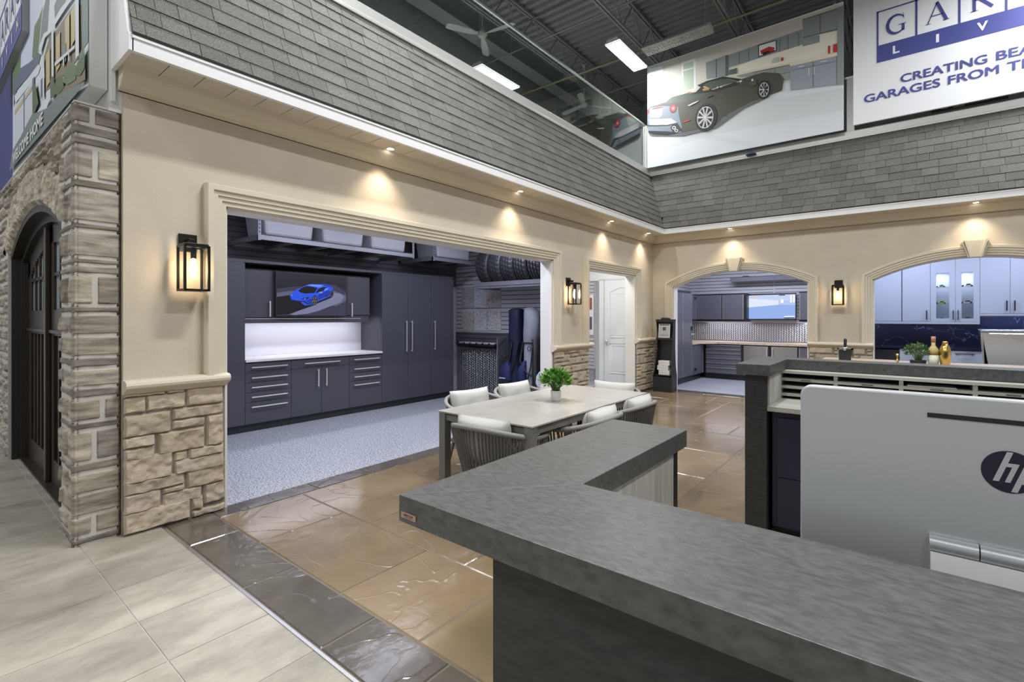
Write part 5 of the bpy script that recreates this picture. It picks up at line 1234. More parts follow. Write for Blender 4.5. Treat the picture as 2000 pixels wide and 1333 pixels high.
# screen
YT=12.12
tv=thing('television','wall screen showing an empty blue-floored garage, in the workshop','television',(P(1506,600,y=YT).x,YT,1.35))
a=P(1458.5,575,y=YT); c=P(1555,626,y=YT)
box(a.x,c.x,YT,YT+.05,c.z,a.z).build('bezel',m_black,tv,bevel=.003); box((a.x+c.x)/2-.2,(a.x+c.x)/2+.2,YT+.051,YW-.014,1.5,1.8).build('wall_mount',m_black,tv)
Z5=lambda pts:zs(3.92,1230,460,pts)
cols=[(.45,.58,.90),(.30,.45,.85),(.75,.82,.97),(.55,.65,.92),(.9,.95,1.0),(.10,.14,.28),(.8,.6,.4)]
mm=[M('screen_'+n,(0,0,0),.3,emis=c_,es=.9) for n,c_ in zip(('sky','floor','wall','ceiling','window','dark','glow'),cols)]
polys=[(1,Z5([(901,462),(1268,450),(1268,638),(901,640)])),(3,Z5([(901,462),(1268,450),(1268,500),(1140,500),(901,480)])),(2,Z5([(901,482),(1140,498),(1140,532),(905,553)])),(0,Z5([(1140,498),(1268,500),(1268,535),(1140,532)])),
  (4,Z5([(1155,490),(1178,488),(1178,518),(1155,520)])),(4,Z5([(1228,460),(1264,455),(1264,512),(1228,516)])),(5,Z5([(1245,458),(1248,458),(1248,514),(1245,514)])),(6,Z5([(935,466),(990,464),(985,474),(945,474)])),(5,Z5([(1140,455),(1190,453),(1188,462),(1145,463)])),(5,Z5([(1183,628),(1262,626),(1262,636),(1183,637)])),(4,Z5([(1183,618),(1262,616),(1262,626),(1183,627)]))]
art('screen',polys,lambda u,v,h:P(u,v,y=YT-.001)+Vector((0,-h,0)),mm,tv)
# radiant heater bar
YH=12.05; a=P(1428,543,y=YH); c=P(1600,535,y=YH)
t=thing('heater_bar','long grey heater bar on the slat wall above the workshop screen','heater',((a.x+c.x)/2,YH,2.2))
zl=P(1428,552,y=YH).z
box(a.x,c.x+.25,YH-.06,YH+.04,zl,a.z).build('housing',m_pcab,t,bevel=.008)
for x in (P(1455,540,y=YH).x,c.x): box(x-.05,x+.05,YH-.01,YW-.014,a.z+.002,a.z+.03).build('bracket',m_black,t)
# ================================================================== KITCHEN BEHIND THE SECOND ARCH
m_kcab=M('pale_blue_grey_cabinet',(.44,.48,.58),.4); m_kdark=M('dark_reveal',(.03,.03,.05),.5)
m_marble=bpy.data.materials.new('black_veined_marble')
m_marble=M('black_veined_marble',(.010,.012,.03),.15,col2=(.013,.016,.04),vscale=3)
nt=m_marble.node_tree; N=nt.nodes; L=nt.links; pb=N['Principled BSDF']
g=N.new('ShaderNodeNewGeometry'); n1=N.new('ShaderNodeTexNoise'); n1.inputs['Scale'].default_value=1.6; n1.inputs['Detail'].default_value=10; n1.inputs['Distortion'].default_value=1.3; L.new(g.outputs['Position'],n1.inputs['Vector'])
s1=N.new('ShaderNodeMath'); s1.operation='SUBTRACT'; s1.inputs[1].default_value=.53; L.new(n1.outputs['Fac'],s1.inputs[0]); s2=N.new('ShaderNodeMath'); s2.operation='ABSOLUTE'; L.new(s1.outputs[0],s2.inputs[0])
r=N.new('ShaderNodeValToRGB'); r.color_ramp.elements[0].position=0; r.color_ramp.elements[0].color=(.16,.20,.42,1); r.color_ramp.elements[1].position=.004; r.color_ramp.elements[1].color=(.010,.012,.032,1); L.new(s2.outputs[0],r.inputs[0]); L.new(r.outputs[0],pb.inputs['Base Color'])
YK=11.5; XKL=XRW+.08
struct(box(XKL,4.2,YK,YK+.08,0,3.0).build('wall_kitchen_back',M('pale_blue_wall',(.55,.60,.72),.6)))
tag(box(XKL+.002,P(1914,650,y=YK).x,YK-.02,YK-.001,.862,1.32).build('backsplash',m_marble),'black veined marble backsplash under the glass door cabinet','backsplash')
tag(box(P(1914.5,650,y=YK).x,4.0,YK-.02,YK-.001,.862,1.44).build('backsplash',m_marble),'black veined marble backsplash behind the stainless grill','backsplash')
YKU=11.12; ku=FR('y',YKU); XK=lambda u:xa(u,YKU)
zk0=P(1800,628,y=YKU).z; zk1=2.62
kx=[XKL+.004]+[XK(u) for u in (1762,1817,1866,1914,1973,2035)]
def vh(x,z): return ('v',x,z,.16)
cabinet(ku,'wall_cabinet','narrow pale blue cabinet at the edge of the kitchen arch','cabinet',kx[0],kx[1]-.008,.36,zk0,zk1,[('door',kx[0],kx[1]-.008,zk0,zk1-.02,None)],mb_=m_kcab,mf=m_kcab,toe=0)
cabinet(ku,'wall_cabinet','pale blue cabinet with a plain door and black handle beside the glass doors','cabinet',kx[1],kx[2],.36,zk0,zk1,[('door',kx[1],kx[2],zk0,zk1-.02,vh(kx[2]-.05,zk0+.11))],mb_=m_kcab,mf=m_kcab,mh=m_black,toe=0)
zk2=P(1950,613,y=YKU).z
cabinet(ku,'wall_cabinet','pale blue two door cabinet above the stainless grill','cabinet',kx[4],kx[6],.36,zk2,zk1,[('door',kx[4],kx[5],zk2,zk1-.02,vh(kx[5]-.04,zk2+.13)),('door',kx[5],kx[6],zk2,zk1-.02,vh(kx[5]+.05,zk2+.13))],mb_=m_kcab,mf=m_kcab,mh=m_black,toe=0)
tag(box(kx[0],kx[4]-.002,YKU-.002,YKU+.34,zk0-.045,zk0-.002).build('light_pelmet',m_kcab),'pale blue pelmet board under the glass door cabinet','board')
tag(box(kx[4],kx[6],YKU-.002,YKU+.34,zk2-.035,zk2-.002).build('light_pelmet',m_kcab),'pale blue pelmet board under the cabinet above the grill','board')
area('under_cabinet_strip',((kx[0]+kx[4])/2,11.36,zk0-.05),kx[4]-kx[0]-.1,2.5,(.6,.68,1),sy=.03)
area('under_cabinet_strip',((kx[4]+kx[6])/2,11.36,zk2-.04),kx[6]-kx[4]-.1,3.5,(.6,.68,1),sy=.03)
# glass door cabinet with model cars
t=thing('glass_door_cabinet','lit pale blue display cabinet with two glass doors and model cars','cabinet',((kx[2]+kx[4])/2,YKU+.18,zk0))
b=MB(); x0,x1=kx[2]+.002,kx[4]-.002
b.box(x0,x0+.018,YKU+.02,YKU+.37,zk0,zk1); b.box(x1-.018,x1,YKU+.02,YKU+.37,zk0,zk1); b.box(kx[3]-.009,kx[3]+.009,YKU+.03,YKU+.36,zk0,zk1); b.box(x0,x1,YKU+.355,YKU+.37,zk0,zk1); b.box(x0,x1,YKU+.02,YKU+.37,zk0,zk0+.018)
zg1=P(1840,(460+328/4.4425),y=YKU).z; b.box(x0,x1,YKU+.02,YKU+.37,zg1+.03,zk1); b.build('carcass',m_kcab,t)
zsh=[P(1840,460+v/4.4425,y=YKU+.15).z for v in (450,592,718)]
for z in zsh[:2]: box(x0+.02,x1-.02,YKU+.04,YKU+.35,z-.012,z-.004).build('shelf',m_glass,t)
for (a,c,hx) in ((x0,kx[3]-.002,kx[3]-.03),(kx[3]+.002,x1,kx[3]+.032)):
    b=MB(); e=.075; zb_=P(1840,460+716/4.4425,y=YKU).z
    b.box(a,a+e,YKU,YKU+.02,zk0,zk1-.02); b.box(c-e,c,YKU,YKU+.02,zk0,zk1-.02); b.box(a+e,c-e,YKU,YKU+.02,zk0,zb_-.01); b.box(a+e,c-e,YKU,YKU+.02,zg1,zk1-.02)
    d=b.build('door',m_kcab,t); box(a+e,c-e,YKU+.008,YKU+.012,zb_-.01,zg1).build('glass_pane',m_glass,d)
    h=MB(); ku.box(h,hx-.006,hx+.006,.02,.03,zk0+.03,zk0+.19); ku.box(h,hx-.005,hx+.005,0.0,.02,zk0+.04,zk0+.055); ku.box(h,hx-.005,hx+.005,0,.02,zk0+.165,zk0+.18); h.build('handle',m_black,d)
    area('display_lamp',((a+c)/2,YKU+.18,zg1+.02),.10,2.2,(.85,.9,1))
def model_car(x,y,z,L_,colr,label,c2=None,low=.05):
    b=MB(); H=L_*.33; Wd=L_*.4; secs=[]
    prof=[(-.5,.10,.16,.35),(-.46,.05,.24,.45),(-.3,.05,.34,.5),(-.15,.05,.42,.5),(-.02,.05,.95,.42),(.15,.05,1.0,.42),(.30,.05,.72,.46),(.42,.05,.55,.5),(.48,.08,.52,.48),(.5,.2,.45,.42)]
    for px,zb_,zt_,wd in prof:
        zb_*=H; zt_*=H; w=wd*Wd
        secs.append([(px*L_,-w,zb_),(px*L_,-w,zb_+(zt_-zb_)*.5),(px*L_,-w*.75,zt_),(px*L_,w*.75,zt_),(px*L_,w,zb_+(zt_-zb_)*.5),(px*L_,w,zb_)])
    b.loft(secs,0,None,True,False)
    b.hexa([(-.14*L_,-Wd*.47,H*.42),(.30*L_,-Wd*.47,H*.5),(.30*L_,Wd*.47,H*.5),(-.14*L_,Wd*.47,H*.42),(-.03*L_,-Wd*.40,H*.86),(.2*L_,-Wd*.40,H*.86),(.2*L_,Wd*.40,H*.86),(-.03*L_,Wd*.40,H*.86)],1)
    for px in (-.31,.31):
        for sy in (-1,1): b.lathe([(0,-.02*L_),(.085*L_,-.02*L_),(.085*L_,.02*L_),(0,.02*L_)],base=(px*L_,sy*Wd*.48,.085*L_),axis='y',n=14,m=2)
    if c2: b.box(-.1*L_,.5*L_,-Wd*.505,Wd*.505,H*.12,H*.28,3)
    b.xf(Matrix.Translation((x,y,z)))
    return tag(b.build('model_car',[pc('toy_%s'%colr[0],colr[1],.25),m_black,m_rub,pc('toy_trim_%s'%(c2[0] if c2 else 'black'),c2[1] if c2 else (.02,.02,.02))]),label,'model car','model cars in the display cabinet')
sh=zsh
u_=lambda a:xa(1600+a/4.4425,YKU+.15)
Lc=.19
for (a,c,z,col,l,c2) in ((1005,1103,sh[0],('pale_blue',(.40,.60,.75)),'pale blue and orange model car on the top shelf of the display cabinet',('orange',(.8,.3,.08))),
  (1222,1348,sh[0],('white',(.8,.8,.8)),'white model car on the top shelf of the display cabinet',None),
  (1005,1108,sh[1],('lime',(.50,.65,.03)),'lime green model car on the middle shelf of the display cabinet',None),
  (1215,1343,sh[1],('white',(.8,.8,.8)),'white model car on the middle shelf of the display cabinet',('white_sill',(.7,.7,.7))),
  (1003,1110,sh[2],('sky_blue',(.10,.40,.75)),'sky blue model car on the bottom of the display cabinet',('white_sill',(.7,.7,.7))),
  (1215,1338,sh[2],('black',(.02,.02,.02)),'black and yellow model car on the bottom of the display cabinet',('yellow',(.75,.6,.05)))):
    x0_,x1_=u_(a),u_(c); model_car((x0_+x1_)/2,YKU+.17,z-.003 if z!=sh[2] else zk0+.019,min(.23,(x1_-x0_)),col,l,c2)
# base units
YKB=10.92; kb=FR('y',YKB); XB=lambda u:xa(u,YKB); zkb=.862
kb0=XB(1757); kb1=XB(1850); kb2=XB(1919)
rows=[zkb-.004,.66,.46,.08]
def kd(a0,a1): return [('drawer',a0,a1,rows[i+1],rows[i],('h',(a0+a1)/2,rows[i]-.05,(a1-a0)*.55)) for i in range(3)]
tag(box(XKL+.004,kb0-.004,YKB+.02,YK-.022,0,zkb-.02).build('wine_cooler',m_black),'black appliance front at the end of the kitchen base units','appliance')
cabinet(kb,'drawer_unit','pale blue kitchen drawer unit behind the small green plant','cabinet',kb0,kb1,.55,0,zkb-.002,kd(kb0,kb1),mb_=m_kcab,mf=m_kcab,mh=m_kdark,toe=.08)
cabinet(kb,'drawer_unit','pale blue kitchen drawer unit behind the gold shaker','cabinet',kb1,kb2,.55,0,zkb-.002,kd(kb1,kb2),mb_=m_kcab,mf=m_kcab,mh=m_kdark,toe=.08)
tag(box(XKL+.004,kb2,YKB-.02,YK-.022,zkb,zkb+.022).build('kitchen_worktop',m_marble),'black stone worktop over the pale blue kitchen drawer units','worktop')
# stainless grill with open hood
GY=9.9; gx0,gx1=xa(1921,GY),xa(2040,GY)
t=thing('barbecue_grill','stainless steel grill with its deep hood raised, under the kitchen arch','grill',((gx0+gx1)/2,GY+.35,0))
zg=P(1930,712,y=GY).z-.06; zgt=P(1930,650,y=GY).z
b=MB(); b.box(gx0,gx1,GY,GY+.65,.05,zg); b.build('fire_box',m_steel,t,bevel=.01)
b=MB(); b.hexa([(gx0+.10,GY+.52,zg),(gx1-.10,GY+.52,zg),(gx1-.10,GY+.62,zg),(gx0+.10,GY+.62,zg),(gx0,GY+.28,zgt+.02),(gx1,GY+.28,zgt+.02),(gx1,GY+.62,zgt+.03),(gx0,GY+.62,zgt+.03)]); b.build('hood_back',m_steel,t,bevel=.004)
b=MB()
b.hexa([(gx0+.02,GY+.30,zg),(gx0+.04,GY+.30,zg),(gx0+.10,GY+.60,zg),(gx0+.08,GY+.60,zg),(gx0-.03,GY+.05,zgt),(gx0,GY+.05,zgt),(gx0+.01,GY+.6,zgt+.02),(gx0-.01,GY+.6,zgt+.02)])
b.hexa([(gx1-.04,GY+.30,zg),(gx1-.02,GY+.30,zg),(gx1-.08,GY+.60,zg),(gx1-.10,GY+.60,zg),(gx1,GY+.05,zgt),(gx1+.03,GY+.05,zgt),(gx1+.01,GY+.6,zgt+.02),(gx1-.01,GY+.6,zgt+.02)])
b.hexa([(gx0-.03,GY+.03,zgt-.01),(gx1+.03,GY+.03,zgt-.01),(gx1+.01,GY+.6,zgt+.01),(gx0-.01,GY+.6,zgt+.01),(gx0-.03,GY+.03,zgt+.03),(gx1+.03,GY+.03,zgt+.03),(gx1+.01,GY+.6,zgt+.04),(gx0-.01,GY+.6,zgt+.04)])
b.build('hood_cheek',m_steel,t,bevel=.003)
b=MB(); b.tube([(gx0+.06,GY+.02,zgt-.02),(gx1-.06,GY+.02,zgt-.02)],.014,10); b.build('hood_handle',m_chrome,t)
# ================================================================== BAR COUNTER BEHIND THE DESK
BZ=.90
bar=thing('bar_counter','wood topped bar counter behind the far reception desk','bar counter',(.9,6.9,0))
m_bartop=M('pale_wood_top',(.46,.36,.27),.3,col2=(.58,.47,.36),vscale=8,stretch=(1,6,1))
bx0=P(1610,700,y=7.3).x
box(bx0,3.2,6.35,7.45,BZ-.04,BZ).build('counter_top',m_bartop,bar,bevel=.003); box(bx0+.1,3.1,6.45,7.35,0,BZ-.041).build('plinth',m_cdark,bar)
def leafy(name,label,base,r,h,potr,poth,potm,seed,n=260,lr=.028,col=((.05,.16,.02),(.16,.36,.05))):
    t=thing(name,label,'potted plant',base); rn=random.Random(seed)
    MB().lathe([(0,0),(potr*.78,0),(potr*.92,poth*.1),(potr,poth*.9),(potr*1.0,poth),(potr*.86,poth),(potr*.84,poth*.85),(0,poth*.85)],base=base,n=28).build('pot',potm,t)
    MB().lathe([(0,poth*.82),(potr*.84,poth*.82),(potr*.84,poth*.86),(0,poth*.87)],base=base,n=20).build('soil',pc('dark_soil',(.03,.02,.015)),t)
    st=MB(); lv=MB()
    B=Vector(base)
    for k in range(n):
        th=rn.uniform(0,2*PI); ph=math.acos(rn.uniform(-.25,1)); rad=r*rn.uniform(.55,1)
        d=Vector((math.sin(ph)*math.cos(th),math.sin(ph)*math.sin(th),math.cos(ph)))
        p=B+Vector((0,0,poth+h*.42))+Vector((d.x*rad,d.y*rad,d.z*rad*h/(2*r)*1.1))
        if k%5==0: st.tube([B+Vector((d.x*.02,d.y*.02,poth*.8)),(B+Vector((0,0,poth+h*.25))+p)/2,p],[.0022,.0018,.001],5)
        u=(d+Vector((rn.uniform(-.6,.6),rn.uniform(-.6,.6),rn.uniform(-.3,.7)))).normalized(); s=u.cross(Vector((rn.uniform(-1,1),rn.uniform(-1,1),1))).normalized(); nn=u.cross(s)
        L_=lr*rn.uniform(.7,1.25); w=L_*.36; t_=rn.random(); c=tuple(col[0][i]+(col[1][i]-col[0][i])*t_ for i in range(3))
        vs=[p,p+u*L_*.35+s*w+nn*L_*.08,p+u*L_*.35-s*w+nn*L_*.08,p+u*L_*.35,p+u*L_*.75+s*w*.7+nn*L_*.05,p+u*L_*.75-s*w*.7+nn*L_*.05,p+u*L_*.75-nn*.002,p+u*L_*1.05-nn*L_*.08]
        lv.add(vs,[(0,3,1),(0,2,3),(3,6,4,1),(3,2,5,6),(6,7,4),(6,5,7)],0,c)
    st.build('stem',pc('stem_green',(.10,.16,.04)),t); lv.build('foliage',m_leaf,t,recalc=False); return t
m_leaf=M('leaf_green',(1,1,1),.42,tint=True)
p=P(1793,711,y=6.75); leafy('potted_plant','low bushy green plant in a dark bowl on the bar counter',(p.x,6.75,BZ),.125,.17,.07,.06,m_black,31,240,.03,((.03,.09,.03),(.14,.24,.09)))
def at_y(u,y): return P(u,700,y=y).x
# bottle
x=at_y(1823,6.7); m_bot=M('clear_bottle_glass',(.75,.68,.45),.08); 
t=thing('liquor_bottle','clear bottle of amber liquor with a copper cap beside the gold shaker','bottle',(x,6.7,BZ))
MB().lathe([(0,0),(.040,.0),(.042,.01),(.042,.17),(.038,.19),(.020,.215),(.017,.22),(.017,.26),(0,.26)],base=(x,6.7,BZ),n=24).build('bottle_glass',pc('bottle_amber',(.50,.40,.16),.08),t)
MB().lathe([(0,.255),(.019,.255),(.019,.315),(0,.315)],base=(x,6.7,BZ),n=20).build('cap',pc('copper_cap',(.42,.22,.13),.3),t)
MB().lathe([(.0425,.03),(.0432,.03),(.0432,.12),(.0425,.12)],base=(x,6.7,BZ),n=24,cap=False).build('label',pc('bottle_label',(.70,.70,.60),.5),t)
MB().lathe([(.0425,.125),(.043,.125),(.043,.165),(.0425,.165)],base=(x,6.7,BZ),n=24,cap=False).build('label_band',pc('bottle_gold',(.30,.20,.05),.4),t)
x=at_y(1846,6.7); m_gold=M('polished_gold',(.72,.50,.16),.22,1)
t=thing('cocktail_shaker','gold cocktail shaker on the bar counter','shaker',(x,6.7,BZ))
MB().lathe([(0,0),(.034,0),(.038,.01),(.049,.14),(.048,.165)],base=(x,6.7,BZ),n=28).build('cup',m_gold,t); MB().lathe([(.0485,.166),(.046,.18),(.034,.215),(.024,.235),(.0,.235)],base=(x,6.7,BZ),n=28).build('strainer_top',m_gold,t); MB().lathe([(0,.234),(.022,.235),(.022,.262),(.014,.268),(0,.268)],base=(x,6.7,BZ),n=24).build('cap',m_gold,t)
x=at_y(1753,6.75)
tag(MB().lathe([(0,0),(.020,0),(.019,.004),(.005,.03),(.005,.04),(.022,.078),(.020,.078),(.003,.042),(0,.04)],base=(x,6.75,BZ+.04),n=20).lathe([(0,0),(.022,0),(.012,.02),(.006,.041),(0,.041)],base=(x,6.75,BZ),n=20).build('jigger',m_gold),'small gold jigger at the near end of the bar counter','jigger')
x=at_y(1651,7.0)
t=thing('drink_dispenser','small chrome and black tap dispenser with black lever on the bar counter','dispenser',(x,7.0,BZ))
b=MB(); b.box(x-.072,x+.072,6.95,7.06,BZ,BZ+.13); b.build('body',m_black,t,bevel=.004)
b=MB(); b.box(x-.074,x-.060,6.944,7.065,BZ,BZ+.145); b.box(x+.060,x+.074,6.944,7.065,BZ,BZ+.145); b.box(x-.074,x+.074,6.944,7.065,BZ+.13,BZ+.145); b.tube([(x,6.94,BZ+.15),(x,6.93,BZ+.12)],.014,10); b.lathe([(0,0),(.03,0),(.03,.012),(0,.02)],base=(x,6.99,BZ+.145),n=16); b.build('chrome_frame',m_chrome,t)
b=MB(); b.lathe([(0,.155),(.010,.155),(.015,.17),(.017,.25),(.010,.262),(0,.262)],base=(x,6.99,BZ),n=14); b.build('lever',m_black,t)
# ================================================================== RECEPTION DESKS
HN=.96; k=(1.42-HN)/.51
DX0,DX1=-1.13*k,-.763*k; DY0,DY1,DY2=.893*k,1.30*k,2.215*k; TH_=.068
d=thing('reception_desk','near L-shaped charcoal stone reception counter in the foreground','reception desk',(0,1.2,0))
b=MB(); g=.0008
b.prism([(DX0,DY0),(DX1,DY1),(DX1,DY2),(DX0,DY2)],lambda p,q,h:(p,q,h),HN-TH_,HN,0)
b.prism([(DX0+.001,DY0),(3.2,DY0),(3.2,DY1),(DX1+.001,DY1)],lambda p,q,h:(p,q,h),HN-TH_,HN,0)
b.build('counter_top',m_ctop,d,bevel=.0018)
px=P(963,900,y=DY0+.055).x
b=MB(); b.box(px,3.1,DY0+.055,DY0+.10,0,HN-TH_-.001); b.box(px,px+.02,DY0+.1001,DY2-.1001,0,HN-TH_-.001); b.box(px,DX1-.012,DY2-.0999,DY2-.08,0,HN-TH_-.001); b.build('front_panel',m_cdark,d)
b=MB(); b.box(px+.021,DX1-.012,DY0+.11,DY2-.105,0,HN-TH_-.001); b.build('inner_panel',m_oak,d)
b=MB(); b.box(DX1-.02,DX1-.009,DY2-.115,DY2-.08,0,HN-TH_-.001); b.build('edge_trim',m_black,d)
a=P(784.5,0,y=DY0).x; c=P(813,0,y=DY0).x; z0=P(813,1021,y=DY0).z; z1=P(784.5,998,y=DY0).z
pl=MB(); pl.box(a,c,DY0-.0025,DY0-.0002,z0,z1); pq=pl.build('maker_plaque',M('copper_plaque',(.50,.33,.25),.4,.4),d,bevel=.0006)
b=MB(); w_=c-a; h_=z1-z0
put_text(b,'DEKTON',lambda p,q,h=0:(p,DY0-.003,q),a+w_*.19,a+w_*.81,z0+h_*.46,z0+h_*.76,0,bold=.03); b.box(a+w_*.27,a+w_*.76,DY0-.003,DY0-.0027,z0+h_*.24,z0+h_*.30); b.build('lettering',m_black,pq,recalc=False)
tag(box(DX1+.02,3.1,DY0+.12,DY0+.82,.70,.745).build('desk_top',m_oakh,bevel=.002),'grey wood desk top behind the near charcoal counter','desk')
# ---- computer seen from behind
MY=1.275; A=P(1563,752,y=MY); 
ml=A.x; mt=P(1600,754.5,y=MY).z; mw=.66; mh=.415; mbz=mt-mh
pcx=ml+mw/2
t=thing('computer','silver all-in-one computer seen from behind with round navy logo','computer',(pcx,MY+.03,.745))
m_sil=M('satin_silver_shell',(.66,.67,.68),.32,.5)
def rrect(x0,x1,z0,z1,r,n=6):
    out=[]
    for cx_,cz_,a0 in ((x1-r,z1-r,0),(x0+r,z1-r,90),(x0+r,z0+r,180),(x1-r,z0+r,270)):
        for i in range(n+1): a=math.radians(a0+90*i/n); out.append((cx_+r*math.cos(a),cz_+r*math.sin(a)))
    return out
tilt=lambda z:(z-mt)*.0
b=MB(); b.prism(rrect(ml,ml+mw,mbz,mt,.022),lambda p,q,h:(p,MY+h,q),0,.028); b.build('back_shell',m_sil,t,bevel=.004)
b=MB(); b.prism(rrect(ml+.008,ml+mw-.008,mbz+.008,mt-.008,.016),lambda p,q,h:(p,MY+h,q),.0285,.034); b.build('screen_glass',m_black,t)
sx=P(1811,0,y=MY).x; sz=P(1811,806,y=MY).z
box(sx,2*pcx-sx,MY-.0016,MY-.0001,sz-.009,sz).build('vent_slot',m_black,t)
hx0=P(1813.5,0,y=MY).x; hzt=P(1813.5,1040,y=MY).z; 
hw_=(2*pcx-hx0-hx0)
b=MB()
for i in range(3):
    b.tube([(hx0+hw_*i/3+.001,MY-.008,hzt-.016),(hx0+hw_*(i+1)/3-.001,MY-.008,hzt-.016)],.0155,16)
b.build('hinge_barrel',m_sil,t)
b=MB(); b.hexa([(hx0+.002,MY-.10,.752),(2*pcx-hx0-.002,MY-.10,.752),(2*pcx-hx0-.002,MY-.088,.752),(hx0+.002,MY-.088,.752),(hx0+.002,MY-.016,hzt-.030),(2*pcx-hx0-.002,MY-.016,hzt-.030),(2*pcx-hx0-.002,MY-.004,hzt-.030),(hx0+.002,MY-.004,hzt-.030)]); b.box(hx0,2*pcx-hx0,MY-.11,MY+.10,.746,.753); b.build('stand',m_white,t,bevel=.002)
# round logo
lc=P(1966,922,y=MY); lr=P(1915.5,922,y=MY).x; lx=(pcx+.0); Rl=lx-lr if lx-lr<.06 else (lc.x-lr)
print('logo',lx,lr,Rl,'mon',ml,mt,mbz)
Rl=.0385; lx=lr+Rl; lz=lc.z
b=MB(); n=48; yy=MY-.0012
def clipdisc(x0f,x1f,sh,m):  # slice of the disc between two slanted lines
    pts=[]
    for i in range(n):
        a=2*PI*i/n; pts.append((Rl*math.cos(a),Rl*math.sin(a)))
    def cut(poly,f):
        out=[]
        for i in range(len(poly)):
            p,q=poly[i],poly[(i+1)%len(poly)]; fp,fq=f(p),f(q)
            if fp>=0: out.append(p)
            if fp*fq<0: k_=fp/(fp-fq); out.append((p[0]+(q[0]-p[0])*k_,p[1]+(q[1]-p[1])*k_))
        return out
    pts=cut(pts,lambda p:p[0]-sh*p[1]-x0f); pts=cut(pts,lambda p:x1f-(p[0]-sh*p[1]))
    b.add([(lx+p[0],yy,lz+p[1]) for p in pts],[list(range(len(pts)))],m)
clipdisc(-1,1,0,0); 
yy=MY-.0018; s_=.34; u1=Rl
def slab(x0f,x1f,z0,z1,m=1):
    b.add([(lx+x0f+s_*z0,yy,lz+z0),(lx+x1f+s_*z0,yy,lz+z0),(lx+x1f+s_*z1,yy,lz+z1),(lx+x0f+s_*z1,yy,lz+z1)],[(0,1,2,3)],m)
q=Rl
zt_h=math.sqrt(max(0,1-.0))*q
slab(-.42*q,-.20*q,-.50*q,.955*q)            # stem of h
slab(-.1999*q,.0*q,.24*q,.42*q); slab(.0001*q,.19*q,-.50*q,.42*q)
slab(.36*q,.58*q,-.93*q,.42*q)               # stem of p
slab(.58*q,.86*q,.24*q,.42*q); slab(.58*q,.80*q,-.50*q,-.33*q); slab(.74*q,.94*q,-.45*q,.37*q)
b.build('round_logo',[pc('logo_navy',(.012,.014,.035),.25),m_sil],t,recalc=False)
# ---- far desk
HF=1.11
FX0,FX1,FY0,FY1,FY2=-.868,-.665,3.462,4.03,4.22
d=thing('reception_desk','far charcoal counter with grey wood pigeonholes and navy drawers','reception desk',(.8,4.5,0))
b=MB(); b.prism([(FX0,FY0),(FX1,FY0),(FX1,FY1),(3.2,FY1),(3.2,FY2),(FX0,FY2)],lambda p,q,h:(p,q,h),HF-.07,HF,0); b.build('counter_top',M('charcoal_top_far',(.05,.05,.05),.4,col2=(.095,.096,.094),vscale=38,detail=9),d,bevel=.002)
b=MB(); b.box(P(1455,0,y=FY0+.05).x,P(1497,0,y=FY0+.05).x,FY0+.05,FY2-.06,0,HF-.071); b.box(FX0+.1,3.1,FY2-.075,FY2-.05,0,HF-.071); b.build('end_panel',m_cdark,d)
ix0=P(1497,0,y=FY0+.05).x+.002
box(ix0,ix0+.012,FY0+.07,FY1-.02,.839,HF-.071).build('inner_panel',m_oak,d)
box(ix0,3.1,FY0+.055,FY2-.08,.806,.838).build('work_surface',m_oakh,d,bevel=.002)
# pigeonholes
x0=P(1521,0,y=FY1-.06).x; zt=1.037; zb=.858; yf=FY1-.10; yb=FY2-.082
b=MB(); e=.012; cols_=[x0]
for u in (1632,1760,1905,2060): cols_.append(xa(u,yf))
xr=cols_[-1]
b.box(ix0+.013,3.1,yf-.01,yb,zt-.018,zt)
zsr=[zb+(zt-.018-zb)*i/3 for i in range(4)]
for z in zsr[:3]: b.box(x0,3.1,yf,yb,z,z+.020)
for x in cols_+[xr+.6,xr+1.2]: b.box(x-.011,x+.011,yf+.0005,yb,zb,zt-.018)
b.box(x0-.03,x0,yf,yb,zb,zt)
b.box(x0,3.1,yb-.01,yb,zb,zt,1)
b.build('pigeonhole_rack',[m_oakh,m_black],d)
for i in range(4):
    if i+1<len(cols_):
        c=(cols_[i]+cols_[i+1])/2
        box(c-.03,c+.03,yf-.001,yf-.0002,zsr[2]+.005,zsr[2]+.013).build('shelf_label',pc('label_dark',(.10,.09,.07),.5),d)
tag(box(cols_[2]+.03,cols_[3]-.08,yf+.012,yb-.02,zsr[2]+.0205,zsr[2]+.026).build('paper_sheet',m_white),'white paper sheets lying in one pigeonhole of the far desk','paper')
# navy drawer unit
m_nav=M('navy_cabinet',(.014,.020,.045),.4)
x0=ix0+.02; yD=FY0+.09; nf=FR('y',yD)
zc=P(1510,931,y=yD).z
cabinet(nf,'drawer_pedestal','navy drawer pedestal under the far desk beside its end panel','cabinet',x0,x0+.62,.5,0,.804,[('drawer',x0+.03,x0+.6,zc,.765,None),('drawer',x0+.03,x0+.6,.06,zc,None)],mb_=m_nav,mf=m_nav,toe=.05)
cabinet(nf,'drawer_pedestal','navy drawer pedestal under the far desk hidden behind the computer','cabinet',x0+.63,x0+1.25,.5,0,.804,[('drawer',x0+.65,x0+1.23,zc,.765,None),('drawer',x0+.65,x0+1.23,.06,zc,None)],mb_=m_nav,mf=m_nav,toe=.05)
